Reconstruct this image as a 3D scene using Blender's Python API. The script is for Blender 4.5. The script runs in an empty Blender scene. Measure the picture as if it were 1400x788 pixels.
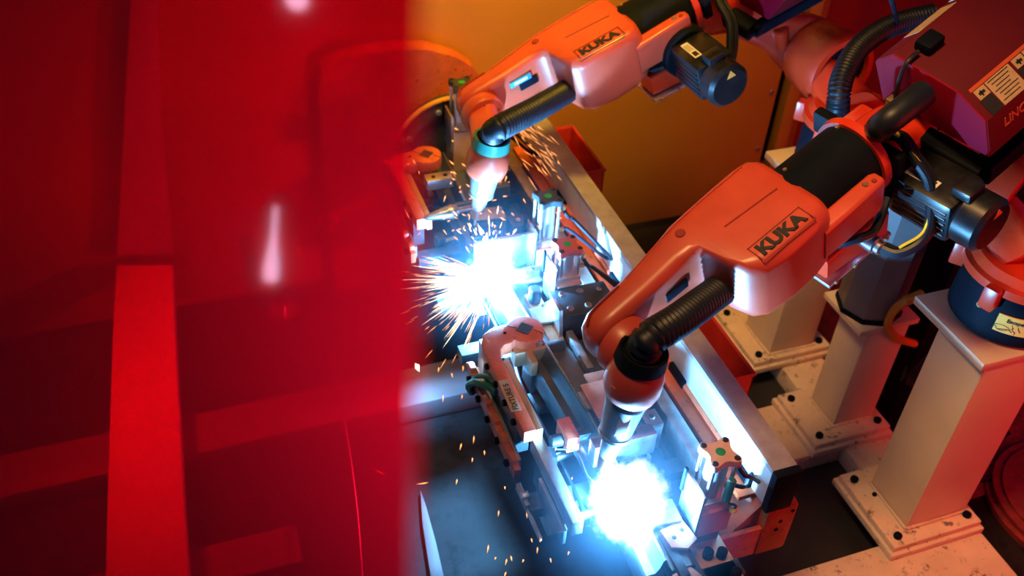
import bpy, bmesh, math, random
from mathutils import Vector, Matrix
random.seed(7)
D = bpy.data
COL = bpy.context.scene.collection
V = Vector

# ------------------------------------------------------------------ camera
CAM_H = 2.8
F_PX = 1361.0
R = ((0.94072832, -0.18326965, 0.28538126),
     (-0.3358255, -0.62105303, 0.70817679),
     (0.04744958, -0.76204027, -0.64578879))
def rot(q):
    return V([sum(R[i][j]*q[j] for j in range(3)) for i in range(3)])
def ray(px, py):
    return rot((px-700, py-394, F_PX))
EYE = V((0, 0, CAM_H))
def at(px, py, z):
    d = ray(px, py)
    return EYE + d*((z-CAM_H)/d.z)
def on_plane(px, py, p0, nrm):
    d = ray(px, py)
    return EYE + d*((p0-EYE).dot(nrm)/d.dot(nrm))

cd = D.cameras.new('camera'); cam = D.objects.new('camera', cd); COL.objects.link(cam)
cd.sensor_width = 36; cd.lens = 36*F_PX/1400
cd.clip_start = 0.02
m = Matrix.Identity(4)
cx, cy, cz = rot((1, 0, 0)), -rot((0, 1, 0)), -rot((0, 0, 1))
for i in range(3):
    m[i][0], m[i][1], m[i][2], m[i][3] = cx[i], cy[i], cz[i], EYE[i]
cam.matrix_world = m
cd.dof.use_dof = True; cd.dof.focus_distance = 2.55; cd.dof.aperture_fstop = 2.4
bpy.context.scene.camera = cam

# ------------------------------------------------------------------ world, lights, exposure
sc = bpy.context.scene
sc.view_settings.view_transform = 'Standard'; sc.view_settings.look = 'None'
sc.view_settings.gamma = 1; sc.view_settings.exposure = 0.0
sc.view_settings.use_curve_mapping = False
w = D.worlds.new('arc_blue_ambient'); sc.world = w; w.use_nodes = True  # dim blue ambient stands for arc light filling the hall
w.node_tree.nodes['Background'].inputs[0].default_value = (0.018, 0.065, 0.24, 1)
w.node_tree.nodes['Background'].inputs[1].default_value = 0.28

ARC1 = V((0.856, 2.300, 0.768)); ARC2 = V((0.893, 1.343, 0.768))
def point(name, loc, energy, color, radius):
    l = D.lights.new(name, 'POINT'); l.energy = energy; l.color = color; l.shadow_soft_size = radius
    o = D.objects.new(name, l); o.location = loc; COL.objects.link(o); return o
point('arc_light', ARC1+V((0, 0, -0.007)), 235, (0.14, 0.50, 1.0), 0.015)
point('arc_light', ARC2+V((0, 0, -0.007)), 235, (0.14, 0.50, 1.0), 0.015)
def area(name, loc, target, size, energy, color):
    l = D.lights.new(name, 'AREA'); l.energy = energy; l.color = color; l.shape = 'RECTANGLE'
    l.size, l.size_y = size
    o = D.objects.new(name, l); o.location = loc; COL.objects.link(o)
    o.rotation_euler = (V(target)-V(loc)).to_track_quat('-Z', 'Y').to_euler(); return o
lamp = area('warm_ceiling_lamp', (0.2, 1.38, 4.3), (2.0, 1.70, 0.6), (0.9, 0.8), 8.5, (1.0, 0.54, 0.20)); lamp.data.spread = math.radians(42)
lamp = area('amber_wall_lamp', (1.3, 2.2, 4.2), (1.2, 3.35, 1.4), (0.8, 0.5), 19, (1.0, 0.56, 0.05)); lamp.data.spread = math.radians(50)
lamp = area('left_fill_light', (-0.5, 2.3, 3.3), (-0.28, 2.5, 0.3), (0.3, 0.3), 9, (1.0, 0.75, 0.6)); lamp.data.spread = math.radians(40)  # added fill light brightening the pale beam behind the red strip
area('red_curtain_daylight', (2.9, 0.1, 1.3), (2.2, 1.6, 0.6), (1.2, 1.6), 23, (1.0, 0.03, 0.004))

# ------------------------------------------------------------------ materials
def mat(name, base, rough=0.5, metal=0.0, var=0.12, scale=14.0, bump=0.0, coat=0.0, stain=None, stain_scale=30, stain_lo=0.58, stain_hi=0.68, spec=0.5, emit=None, estr=0):
    mt = D.materials.new(name); mt.use_nodes = True
    nt = mt.node_tree; b = nt.nodes['Principled BSDF']
    b.inputs['Roughness'].default_value = rough; b.inputs['Metallic'].default_value = metal
    b.inputs['Coat Weight'].default_value = coat; b.inputs['Coat Roughness'].default_value = 0.30
    b.inputs['Specular IOR Level'].default_value = spec
    tc = nt.nodes.new('ShaderNodeTexCoord')
    nz = nt.nodes.new('ShaderNodeTexNoise'); nz.inputs['Scale'].default_value = scale; nz.inputs['Detail'].default_value = 6
    nt.links.new(tc.outputs['Object'], nz.inputs['Vector'])
    cr = nt.nodes.new('ShaderNodeValToRGB')
    cr.color_ramp.elements[0].position = 0.3; cr.color_ramp.elements[1].position = 0.7
    cr.color_ramp.elements[0].color = tuple(c*(1-var) for c in base)+(1,)
    cr.color_ramp.elements[1].color = tuple(min(1, c*(1+var)) for c in base)+(1,)
    nt.links.new(nz.outputs['Fac'], cr.inputs['Fac'])
    out = cr.outputs['Color']
    if stain:
        n2 = nt.nodes.new('ShaderNodeTexNoise'); n2.inputs['Scale'].default_value = stain_scale; n2.inputs['Detail'].default_value = 9
        n2.inputs['Roughness'].default_value = 0.7
        nt.links.new(tc.outputs['Object'], n2.inputs['Vector'])
        r2 = nt.nodes.new('ShaderNodeValToRGB')
        r2.color_ramp.elements[0].position = stain_lo; r2.color_ramp.elements[1].position = stain_hi
        nt.links.new(n2.outputs['Fac'], r2.inputs['Fac'])
        mx = nt.nodes.new('ShaderNodeMix'); mx.data_type = 'RGBA'
        nt.links.new(r2.outputs['Color'], mx.inputs['Factor']); nt.links.new(out, mx.inputs['A'])
        mx.inputs['B'].default_value = tuple(stain)+(1,)
        out = mx.outputs['Result']
    nt.links.new(out, b.inputs['Base Color'])
    rr = nt.nodes.new('ShaderNodeMapRange'); rr.inputs['To Min'].default_value = max(0.02, rough-0.08); rr.inputs['To Max'].default_value = min(1, rough+0.12)
    nt.links.new(nz.outputs['Fac'], rr.inputs['Value']); nt.links.new(rr.outputs['Result'], b.inputs['Roughness'])
    if bump:
        bp = nt.nodes.new('ShaderNodeBump'); bp.inputs['Strength'].default_value = bump; bp.inputs['Distance'].default_value = 0.004
        n3 = nt.nodes.new('ShaderNodeTexNoise'); n3.inputs['Scale'].default_value = scale*6
        nt.links.new(tc.outputs['Object'], n3.inputs['Vector'])
        nt.links.new(n3.outputs['Fac'], bp.inputs['Height']); nt.links.new(bp.outputs['Normal'], b.inputs['Normal'])
    if emit:
        b.inputs['Emission Color'].default_value = tuple(emit)+(1,); b.inputs['Emission Strength'].default_value = estr
    return mt

def emitter(name, color, strength):
    mt = D.materials.new(name); mt.use_nodes = True; nt = mt.node_tree
    nt.nodes.remove(nt.nodes['Principled BSDF'])
    e = nt.nodes.new('ShaderNodeEmission'); e.inputs[0].default_value = tuple(color)+(1,); e.inputs[1].default_value = strength
    nt.links.new(e.outputs[0], nt.nodes['Material Output'].inputs['Surface'])
    mt.cycles.emission_sampling = 'NONE'
    return mt

def film(name, tint, k_transp, k_scatter, k_transl, k_gloss, rough, ior=1.5):
    """see-through tinted film with a soft forward scattering lobe"""
    mt = D.materials.new(name); mt.use_nodes = True; nt = mt.node_tree
    nt.nodes.remove(nt.nodes['Principled BSDF'])
    def node(kind, k, **kw):
        q = nt.nodes.new(kind); q.inputs[0].default_value = tuple(c*k for c in tint)+(1,)
        for n_, v_ in kw.items(): q.inputs[n_].default_value = v_
        return q
    parts = [node('ShaderNodeBsdfTransparent', k_transp), node('ShaderNodeBsdfRefraction', k_scatter, Roughness=rough, IOR=ior), node('ShaderNodeBsdfTranslucent', k_transl)]
    g = nt.nodes.new('ShaderNodeBsdfGlossy'); g.inputs[0].default_value = (k_gloss,)*3+(1,); g.inputs['Roughness'].default_value = .05
    out = g
    for q in parts:
        ad = nt.nodes.new('ShaderNodeAddShader'); nt.links.new(out.outputs[0], ad.inputs[0]); nt.links.new(q.outputs[0], ad.inputs[1]); out = ad
    nt.links.new(out.outputs[0], nt.nodes['Material Output'].inputs['Surface'])
    return mt

M = dict(
    orange=mat('robot_orange_paint', (0.54, 0.062, 0.026), 0.42, var=0.10, scale=9, bump=0.05, coat=0.6),
    orange_bright=mat('joint_orange_red_paint', (0.62, 0.034, 0.009), 0.28, var=0.08, scale=9, coat=0.35),
    orange_dark=mat('orange_frame_paint', (0.50, 0.10, 0.025), 0.5, var=0.25, scale=20, bump=0.1, stain=(0.05, 0.02, 0.012), stain_scale=40),
    fix_orange=mat('fixture_orange_paint', (0.62, 0.13, 0.06), 0.45, var=0.2, scale=22, bump=0.08, stain=(0.20, 0.07, 0.04), stain_scale=60),
    fix_red=mat('clamp_red_paint', (0.45, 0.08, 0.07), 0.5, var=0.15),
    tan_edge=mat('bare_tan_plate', (0.55, 0.36, 0.22), 0.4, metal=0.4, var=0.2),
    black=mat('matte_black_cover', (0.005, 0.007, 0.012), 0.55, var=0.2, scale=8, spec=0.05),
    black_gloss=mat('satin_black_motor', (0.008, 0.009, 0.011), 0.3, var=0.3, scale=30),
    rubber=mat('black_rubber_hose', (0.008, 0.011, 0.018), 0.42, var=0.15, spec=0.35),
    crimson=mat('crimson_feeder_paint', (0.26, 0.004, 0.02), 0.6, var=0.12, scale=5, spec=0.05),
    crimson_dark=mat('crimson_feeder_cover', (0.10, 0.002, 0.009), 0.6, var=0.12, scale=5, spec=0.2),
    cream=mat('cream_painted_steel', (0.74, 0.60, 0.42), 0.5, var=0.06, scale=5, bump=0.03, stain=(0.25, 0.16, 0.10), stain_scale=9, stain_lo=0.68, stain_hi=0.80),
    cream_dirty=mat('dirty_cream_plate', (0.70, 0.54, 0.40), 0.6, var=0.12, scale=9, bump=0.08, stain=(0.05, 0.04, 0.035), stain_scale=28, stain_lo=0.56, stain_hi=0.68),
    grey_paint=mat('grey_girder_paint', (0.16, 0.12, 0.13), 0.55, var=0.1, scale=7, stain=(0.10, 0.09, 0.10), stain_scale=70, stain_lo=0.60, stain_hi=0.66),
    rail_top=mat('grey_rail_cover', (0.30, 0.27, 0.27), 0.45, var=0.15, scale=30, bump=0.03),
    rail_side=mat('pale_rail_side', (0.62, 0.62, 0.60), 0.4, metal=0.3, var=0.1, scale=20),
    steel=mat('bright_machined_steel', (0.62, 0.63, 0.64), 0.28, metal=1.0, var=0.12, scale=25),
    steel_dull=mat('dull_bare_steel', (0.40, 0.40, 0.41), 0.42, metal=0.9, var=0.25, scale=22, bump=0.05),
    steel_dark=mat('dark_oiled_steel', (0.055, 0.07, 0.085), 0.38, metal=0.5, var=0.35, scale=18, bump=0.06),
    work=mat('pressed_blank_steel', (0.16, 0.20, 0.22), 0.30, metal=0.8, var=0.25, scale=10),
    copper=mat('copper_backing_plate', (0.50, 0.24, 0.17), 0.40, metal=0.5, var=0.3, scale=18),
    alum=mat('anodised_aluminium', (0.66, 0.66, 0.68), 0.30, metal=0.85, var=0.08, scale=20),
    cap_peach=mat('peach_cast_cap', (0.72, 0.45, 0.28), 0.5, var=0.12, scale=30),
    torch=mat('grey_torch_shell', (0.30, 0.33, 0.35), 0.33, metal=0.6, var=0.1),
    green=mat('green_round_sticker', (0.01, 0.30, 0.05), 0.5, var=0.15, scale=60),
    white=mat('white_print_label', (0.70, 0.66, 0.60), 0.6, var=0.05),
    label_tan=mat('tan_warning_paper', (0.46, 0.32, 0.18), 0.6, var=0.10, scale=60),
    label_orange=mat('orange_warning_paper', (0.86, 0.36, 0.05), 0.6, var=0.06),
    label_red=mat('red_warning_strip', (0.55, 0.08, 0.02), 0.6, var=0.06),
    label_blue=mat('blue_model_plate', (0.03, 0.20, 0.42), 0.5, var=0.06),
    ink=mat('black_ink', (0.01, 0.01, 0.012), 0.6, var=0.05),
    ink_red=mat('red_ink', (0.32, 0.015, 0.02), 0.6, var=0.05),
    groove=mat('shadowed_groove_paint', (0.25, 0.02, 0.012), 0.6, var=0.05),
    brass=mat('brass_fitting', (0.55, 0.42, 0.20), 0.35, metal=0.9, var=0.15),
    yellow=mat('yellow_ferrule', (0.85, 0.62, 0.03), 0.4, var=0.1),
    cable_orange=mat('orange_cable_jacket', (0.75, 0.28, 0.02), 0.45, var=0.08),
    cable_green=mat('green_hose', (0.02, 0.16, 0.12), 0.35, var=0.15),
    ochre=mat('ochre_guard_panel', (0.62, 0.26, 0.035), 0.45, var=0.07, scale=2.5),
    post_yellow=mat('yellow_post_paint', (0.62, 0.28, 0.03), 0.45, var=0.1, scale=6),
    bin_red=mat('red_bin_paint', (0.46, 0.028, 0.02), 0.45, var=0.2, scale=12, bump=0.05),
    grey_oct=mat('grey_column_paint', (0.20, 0.18, 0.18), 0.35, metal=0.3, var=0.06),
    mat_red=mat('red_floor_mat', (0.22, 0.018, 0.02), 0.6, var=0.3, scale=30),
    red_wall=mat('red_hanging_sheet', (0.45, 0.03, 0.01), 0.5, var=0.1, scale=3),
    concrete=mat('dark_workshop_floor', (0.010, 0.0065, 0.008), 0.65, var=0.6, scale=5, bump=0.15, stain=(0.002, 0.002, 0.0025), stain_scale=22, stain_lo=0.50, stain_hi=0.62, spec=0.25),
    floor_black=mat('floor_darkening_sheet', (0.016, 0.015, 0.018), 0.5, var=0.35, scale=6, bump=0.08),
    dark_wall=mat('dark_back_wall', (0.06, 0.03, 0.025), 0.8, var=0.2, scale=2),
)
E_SPARK = emitter('spark_glow_white_yellow', (1.0, 0.80, 0.50), 6.0)
E_EMBER = emitter('spark_glow_orange', (1.0, 0.33, 0.09), 3.0)
E_HOT = emitter('spark_glow_white', (0.95, 0.97, 1.0), 9.0)
FILM_NEAR = film('red_acrylic_film', (1.0, 0.001, 0.005), 0.30, 0.27, 0.045, 0.03, 0.72)

# ------------------------------------------------------------------ mesh helpers
ORG = {}
def mark_sharp(bm, ang):
    for f in bm.faces: f.smooth = True
    for e in bm.edges:
        if len(e.link_faces) == 2 and e.calc_face_angle(0) > ang: e.smooth = False
class MB:
    def __init__(s): s.bm = bmesh.new()
    def ring_faces(s, rings, close=True, cap=True):
        bm = s.bm
        vs = [[bm.verts.new(p) for p in r] for r in rings]
        n = len(vs[0])
        for a, b in zip(vs, vs[1:]):
            for i in range(n if close else n-1):
                j = (i+1) % n
                bm.faces.new((a[i], a[j], b[j], b[i]))
        if cap:
            bm.faces.new(vs[0][::-1]); bm.faces.new(vs[-1])
        return s
    def box(s, lo, hi, bev=0.0, mtx=None):
        t = bmesh.new()
        lo, hi = V(lo), V(hi)
        bmesh.ops.create_cube(t, size=1)
        for v in t.verts: v.co = V([(lo[i]+hi[i])/2 + v.co[i]*(hi[i]-lo[i]) for i in range(3)])
        if bev: bmesh.ops.bevel(t, geom=t.edges[:], offset=bev, segments=2, profile=0.6, affect='EDGES')
        if mtx is not None: t.transform(mtx)
        s.join(t); return s
    def join(s, t):
        me = D.meshes.new('tmp'); t.to_mesh(me); t.free(); s.bm.from_mesh(me); D.meshes.remove(me)
    def prism(s, poly, h0, h1, mtx=None, bev=0.0):
        t = bmesh.new()
        a = [t.verts.new((x, y, h0)) for x, y in poly]; b = [t.verts.new((x, y, h1)) for x, y in poly]
        n = len(poly); t.faces.new(a[::-1]); t.faces.new(b)
        for i in range(n): t.faces.new((a[i], a[(i+1) % n], b[(i+1) % n], b[i]))
        bmesh.ops.recalc_face_normals(t, faces=t.faces[:])
        if bev: bmesh.ops.bevel(t, geom=[e for e in t.edges if e.calc_face_angle(0) > 0.5], offset=bev, segments=2, profile=0.6, affect='EDGES')
        if mtx is not None: t.transform(mtx)
        s.join(t); return s
    def lathe(s, p0, d, prof, n=28, cap=True):
        p0 = V(p0); d = V(d).normalized()
        x = d.orthogonal().normalized(); y = d.cross(x)
        rings = [[p0+d*t+(x*math.cos(2*math.pi*i/n)+y*math.sin(2*math.pi*i/n))*max(r, 1e-4) for i in range(n)] for t, r in prof]
        return s.ring_faces(rings, True, cap)
    def cyl(s, p0, p1, r, n=24, bev=0.0):
        p0, p1 = V(p0), V(p1); L = (p1-p0).length
        pr = [(0, r), (L, r)] if not bev else [(0, r-bev), (bev, r), (L-bev, r), (L, r-bev)]
        return s.lathe(p0, p1-p0, pr, n)
    def tube(s, pts, r, n=12, sub=8, ribs=0.0, pitch=0.012):
        path = spline(pts, sub)
        if ribs:
            path = resample(path, pitch/4)
        rings = []; x = None
        for i, p in enumerate(path):
            t = (path[min(i+1, len(path)-1)]-path[max(i-1, 0)]).normalized()
            x = t.orthogonal().normalized() if x is None else (x-t*x.dot(t)).normalized()
            y = t.cross(x)
            rr = r*(1-ribs*(1 if i % 4 in (0, 1) else 0)) if ribs else r
            rings.append([p+(x*math.cos(2*math.pi*k/n)+y*math.sin(2*math.pi*k/n))*rr for k in range(n)])
        return s.ring_faces(rings)
    def loft(s, secs, M4, n=8):
        # secs: (u, v0, v1, w0, w1, r) rounded rectangles across the u axis
        rings = []
        for (u, v0, v1, w0, w1, r) in secs:
            r = min(r, (v1-v0)/2*0.98, (w1-w0)/2*0.98); ring = []
            for (cv, cw, a0) in ((v1-r, w1-r, 0), (v0+r, w1-r, 90), (v0+r, w0+r, 180), (v1-r, w0+r, 270)):
                for k in range(n):
                    a = math.radians(a0+90*k/(n-1)); ring.append(M4 @ V((u, cv+r*math.cos(a), cw+r*math.sin(a))))
            rings.append(ring)
        return s.ring_faces(rings)
    def build(s, name, material, parent=None, ang=35, origin=None, recalc=True):
        bm = s.bm
        if recalc: bmesh.ops.recalc_face_normals(bm, faces=bm.faces[:])
        mark_sharp(bm, math.radians(ang))
        if parent is not None: o0 = ORG[parent]
        elif origin is not None: o0 = V(origin)
        else:
            xs = [v.co for v in bm.verts]
            o0 = V(((min(p.x for p in xs)+max(p.x for p in xs))/2, (min(p.y for p in xs)+max(p.y for p in xs))/2, min(p.z for p in xs)))
        for v in bm.verts: v.co -= o0
        me = D.meshes.new(name); bm.to_mesh(me); bm.free()
        me.materials.append(M[material] if isinstance(material, str) else material)
        o = D.objects.new(name, me); COL.objects.link(o); ORG[o] = o0
        if parent is not None: o.parent = parent
        else: o.location = o0
        return o
def spline(pts, sub):
    pts = [V(p) for p in pts]
    if len(pts) < 3 or sub < 2: return pts
    out = []
    for i in range(len(pts)-1):
        p0 = pts[i-1] if i else pts[0]*2-pts[1]; p1, p2 = pts[i], pts[i+1]
        p3 = pts[i+2] if i+2 < len(pts) else pts[-1]*2-pts[-2]
        for k in range(sub):
            t = k/sub
            out.append(0.5*((2*p1)+(p2-p0)*t+(2*p0-5*p1+4*p2-p3)*t*t+(3*p1-p0-3*p2+p3)*t**3))
    return out+[pts[-1]]
def resample(path, step):
    out = [path[0]]; acc = 0; prev = path[0]
    for p in path[1:]:
        seg = (p-prev).length
        while acc+seg >= step:
            t = (step-acc)/seg; prev = prev.lerp(p, t); out.append(prev); seg = (p-prev).length; acc = 0
        acc += seg; prev = p
    return out
def tag(o, label=None, cat=None, group=None, kind=None):
    if label: o['label'] = label
    if cat: o['category'] = cat
    if group: o['group'] = group
    if kind: o['kind'] = kind
    return o
def thing(name, label, cat, loc, group=None):
    o = D.objects.new(name, None); COL.objects.link(o); o.location = loc; o.empty_display_size = 0.1
    ORG[o] = V(loc); return tag(o, label, cat, group)
def frame(o, x, y, z=None):
    x = V(x).normalized(); y = V(y); y = (y-x*y.dot(x)).normalized(); z = x.cross(y)
    mm = Matrix.Identity(4)
    for i in range(3): mm[i][0], mm[i][1], mm[i][2], mm[i][3] = x[i], y[i], z[i], o[i]
    return mm
def text(name, body, size, mtx, material, parent, extrude=0.0008, bold=0.0, xs=1.0, align='LEFT'):
    c = D.curves.new('lettering', 'FONT'); c.body = body; c.size = size; c.extrude = extrude; c.offset = bold
    c.align_x = align; c.resolution_u = 3
    t = D.objects.new('tmp', c); COL.objects.link(t)
    bpy.context.view_layer.update()
    me = D.meshes.new_from_object(t.evaluated_get(bpy.context.evaluated_depsgraph_get()))
    D.objects.remove(t); D.curves.remove(c)
    bm = bmesh.new(); bm.from_mesh(me); D.meshes.remove(me)
    bm.transform(mtx @ Matrix.Diagonal((xs, 1, 1, 1)))
    b = MB(); b.bm.free(); b.bm = bm
    return b.build(name, material, parent, recalc=False)
def bolts(parent, pts, nrm, r=0.009, h=0.008, material='black', name='bolt'):
    first = None
    for p in pts:
        p = V(p)
        if first is None:
            b = MB(); nrm = V(nrm).normalized(); b.lathe(p-nrm*0.004, nrm, [(0, r), (h+0.002, r), (h+0.004, r*0.82)], 8)
            first = b.build(name, material, parent, 25); p0 = p
        else:
            c = first.copy(); COL.objects.link(c); c.parent = parent; c.location = p-p0; ORG[c] = ORG[first]

# ------------------------------------------------------------------ room shell
tag(MB().box((-4, -3.5, -0.1), (5.5, 6, 0)).build('floor', 'concrete'), kind='structure')
tag(MB().box((-4, 3.9, 0), (5.5, 4.0, 5.5)).build('wall_back', 'dark_wall'), kind='structure')

# guard panel, its posts and the red sheet to the right of it
t = thing('guard_panel', 'large flat ochre yellow sheet guard panel behind the far robot', 'panel', (1.6, 3.36, 0))
MB().box((-2.2, 3.35, 0.0), (2.585, 3.375, 2.1), 0.003).build('sheet', 'ochre', t)
MB().box((-2.2, 3.375, 0.0), (-2.15, 3.42, 2.1)).build('back_stile', 'post_yellow', t)
MB().box((2.53, 3.375, 0.0), (2.58, 3.42, 2.1)).build('back_stile', 'post_yellow', t)
bolts(t, [(2.555, 3.35, z) for z in (0.32, 0.62, 1.3)], (0, -1, 0), 0.012, 0.006, 'steel_dull')
t = thing('fence_post', 'yellow fence post just right of the ochre panel edge', 'post', (2.68, 3.36, 0))
MB().box((2.645, 3.34, 0.01), (2.71, 3.40, 2.2), 0.006).build('post', 'post_yellow', t)
MB().box((2.60, 3.30, 0), (2.755, 3.44, 0.012)).build('foot_plate', 'post_yellow', t)
t = thing('fence_post', 'second yellow fence post beside the red hanging sheet', 'post', (2.86, 3.55, 0))
MB().box((2.82, 3.52, 0.01), (2.89, 3.60, 2.2), 0.006).build('post', 'post_yellow', t)
MB().box((2.77, 3.46, 0), (2.95, 3.66, 0.012)).build('foot_plate', 'post_yellow', t)
MB().box((2.815, 3.50, 0.98), (2.895, 3.525, 1.06), 0.004).build('hinge', 'black', t)
b = MB(); rows = []
for i in range(41):
    x = 2.93+i*0.045; y = 3.66+0.02*math.sin(i*0.9)
    rows.append([(x, y, 0.0), (x, y, 2.4), (x, y+0.006, 2.4), (x, y+0.006, 0.0)])
b.ring_faces(rows)
tag(b.build('hanging_sheet', 'red_wall'), 'dull red hanging sheet right of the yellow fence posts', 'curtain')

tag(MB().box((1.22, 0.2, 0), (2.36, 3.30, 0.004)).build('floor_dark_sheet', 'floor_black'), 'dark sheet added to darken the floor under the robot pedestals', 'floor plate')  # added sheet keeps the floor dark where the lamp would brighten it
# ------------------------------------------------------------------ floor frame and pedestals
t = thing('robot_base_frame', 'dirty cream welded floor frame under the robot pedestals', 'frame', (2.1, 1.9, 0))
MB().box((2.06, 1.40, 0), (2.25, 2.75, 0.08), 0.006).build('long_beam', 'cream_dirty', t)
MB().box((1.45, 1.02, 0), (2.30, 1.40, 0.081), 0.02).build('cross_beam', 'cream_dirty', t)
MB().box((1.45, 1.80, 0), (2.28, 2.06, 0.081), 0.008).build('cross_beam', 'cream_dirty', t)
MB().box((1.30, 2.42, 0), (2.28, 2.62, 0.081), 0.008).build('cross_beam', 'cream_dirty', t)
t = thing('floor_girder', 'wide grey painted steel girder lying across the floor behind the red curtain edge', 'girder', (0.2, 2.54, 0))
MB().box((-1.4, 2.44, 0), (1.28, 2.63, 0.10), 0.012).build('box_section', 'grey_paint', t)
t = thing('floor_girder', 'grey floor girder crossing the bottom of the red curtain area', 'girder', (-0.6, 2.05, 0))
MB().box((-1.3, 1.9, 0), (0.12, 2.05, 0.10), 0.012).build('box_section', 'grey_paint', t)
# small steel kerb at the foot of the curtain
q = [at(x, y, .03) for x, y in ((574, 668), (582, 690), (596, 740), (612, 810), (592, 810), (584, 760), (577, 715))]
t = tag(MB().prism([(p.x, p.y) for p in q], 0, .03, None, .004).build('kerb_strip', 'grey_paint'), 'pale curved low kerb strip on the floor at the red strip edge', 'kerb')

def pedestal(label, plate, colm, z1, top, tz, name='pedestal'):
    (px0, px1, py0, py1), (cx0, cx1, cy0, cy1), (tx0, tx1, ty0, ty1) = plate, colm, top
    t = thing(name, label, 'pedestal', ((cx0+cx1)/2, (cy0+cy1)/2, 0.08), 'robot pedestals')
    MB().box((px0-0.012, py0-0.014, 0.081), (px1+0.01, py1+0.01, 0.106), 0.003).build('base_plate', 'cream_dirty', t)
    MB().box((px0, py0, 0.106), (px1, py1, 0.13), 0.003).build('base_plate', 'cream_dirty', t)
    MB().box((cx0, cy0, 0.13), (cx1, cy1, z1), 0.012).build('column', 'cream', t)
    MB().box((tx0, ty0, z1), (tx1, ty1, z1+tz), 0.003).build('top_plate', 'cream', t)
    bolts(t, [(px0+0.035, py0+0.035, 0.13), (px1-0.035, py0+0.035, 0.13), (px0+0.035, py1-0.035, 0.13), (px1-0.035, py1-0.035, 0.13)], (0, 0, 1), 0.014, 0.014)
    w_ = MB(); w_.tube([(cx0-0.004, cy0-0.004, 0.134), (cx1, cy0-0.004, 0.134), (cx1, cy1, 0.134), (cx0-0.004, cy1, 0.134), (cx0-0.004, cy0-0.004, 0.134)], 0.006, 6, 1)
    w_.build('weld_bead', 'cream_dirty', t)
    return t
pr = pedestal('tall cream pedestal nearest the camera at right with orange lit side', (1.935, 2.285, 1.345, 1.66), (2.018, 2.262, 1.40, 1.60), 0.865, (2.005, 2.36, 1.40, 1.71), 0.028)
bolts(pr, [(2.0, 1.55, 0.13)], (0, 0, 1), 0.008, 0.008)
bolts(pr, [(2.16, 1.372, 0.13), (2.175, 1.368, 0.13)], (0, 0, 1), 0.008, 0.006, 'steel_dull')
pedestal('short cream pedestal in the middle carrying the grey octagonal column', (1.93, 2.25, 1.80, 2.06), (2.04, 2.215, 1.862, 2.01), 0.592, (2.0, 2.24, 1.855, 2.07), 0.022)
pedestal('rear cream pedestal half hidden below the nearer orange arm', (1.935, 2.28, 2.235, 2.56), (2.013, 2.215, 2.262, 2.45), 0.86, (1.99, 2.33, 2.25, 2.56), 0.028)

# grey octagonal column, cooling unit, orange cable
t = thing('octagonal_column', 'grey octagonal metal column on the short middle pedestal', 'column', (2.105, 1.965, 0.614))
b = MB(); b.lathe((2.105, 1.965, 0.614), (0, 0, 1), [(0, 0.112), (0.018, 0.112)], 8); b.build('foot_gasket', 'black', t, 20)
b = MB(); b.lathe((2.105, 1.965, 0.632), (0, 0, 1), [(0, 0.106), (0.62, 0.106)], 8); b.build('shell', 'grey_oct', t, 20)
b = MB(); b.lathe((2.105, 1.965, 1.252), (0, 0, 1), [(0, 0.11), (0.02, 0.11)], 8); b.build('cap', 'black', t, 20)
t = thing('slatted_unit', 'black cooling unit with red slats behind the grey octagonal column', 'machine', (2.42, 1.96, 0))
MB().box((2.31, 1.87, 0.0), (2.53, 2.10, 0.86), 0.008).build('case', 'black', t)
for k in range(6):
    MB().box((2.35, 1.855, 0.56+k*0.045), (2.48, 1.872, 0.575+k*0.045), 0.002).build('slat', 'bin_red', t)
b = MB(); b.tube([at(1258, 408, 0.76), at(1240, 411, 0.75), at(1222, 425, 0.70), at(1214, 446, 0.62), at(1226, 462, 0.55), at(1250, 470, 0.45)], 0.014, 10)
o = b.build('orange_cable', 'cable_orange'); tag(o, 'short orange cable with plug looping beside the middle pedestal top', 'cable')
b = MB(); b.cyl(at(1236, 413, 0.745), at(1262, 402, 0.765), 0.017, 12, 0.003)
p_ = b.build('plug', 'cable_orange', o)
t = tag(MB().lathe((2.40, 1.98, 0.30), (0.6, -0.8, 0), [(0, 0.09), (0.02, 0.135), (0.10, 0.135), (0.12, 0.10)], 32).build('round_fan_housing', 'black_gloss'), 'dark round fan housing standing behind the middle pedestal', 'fan')

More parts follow.
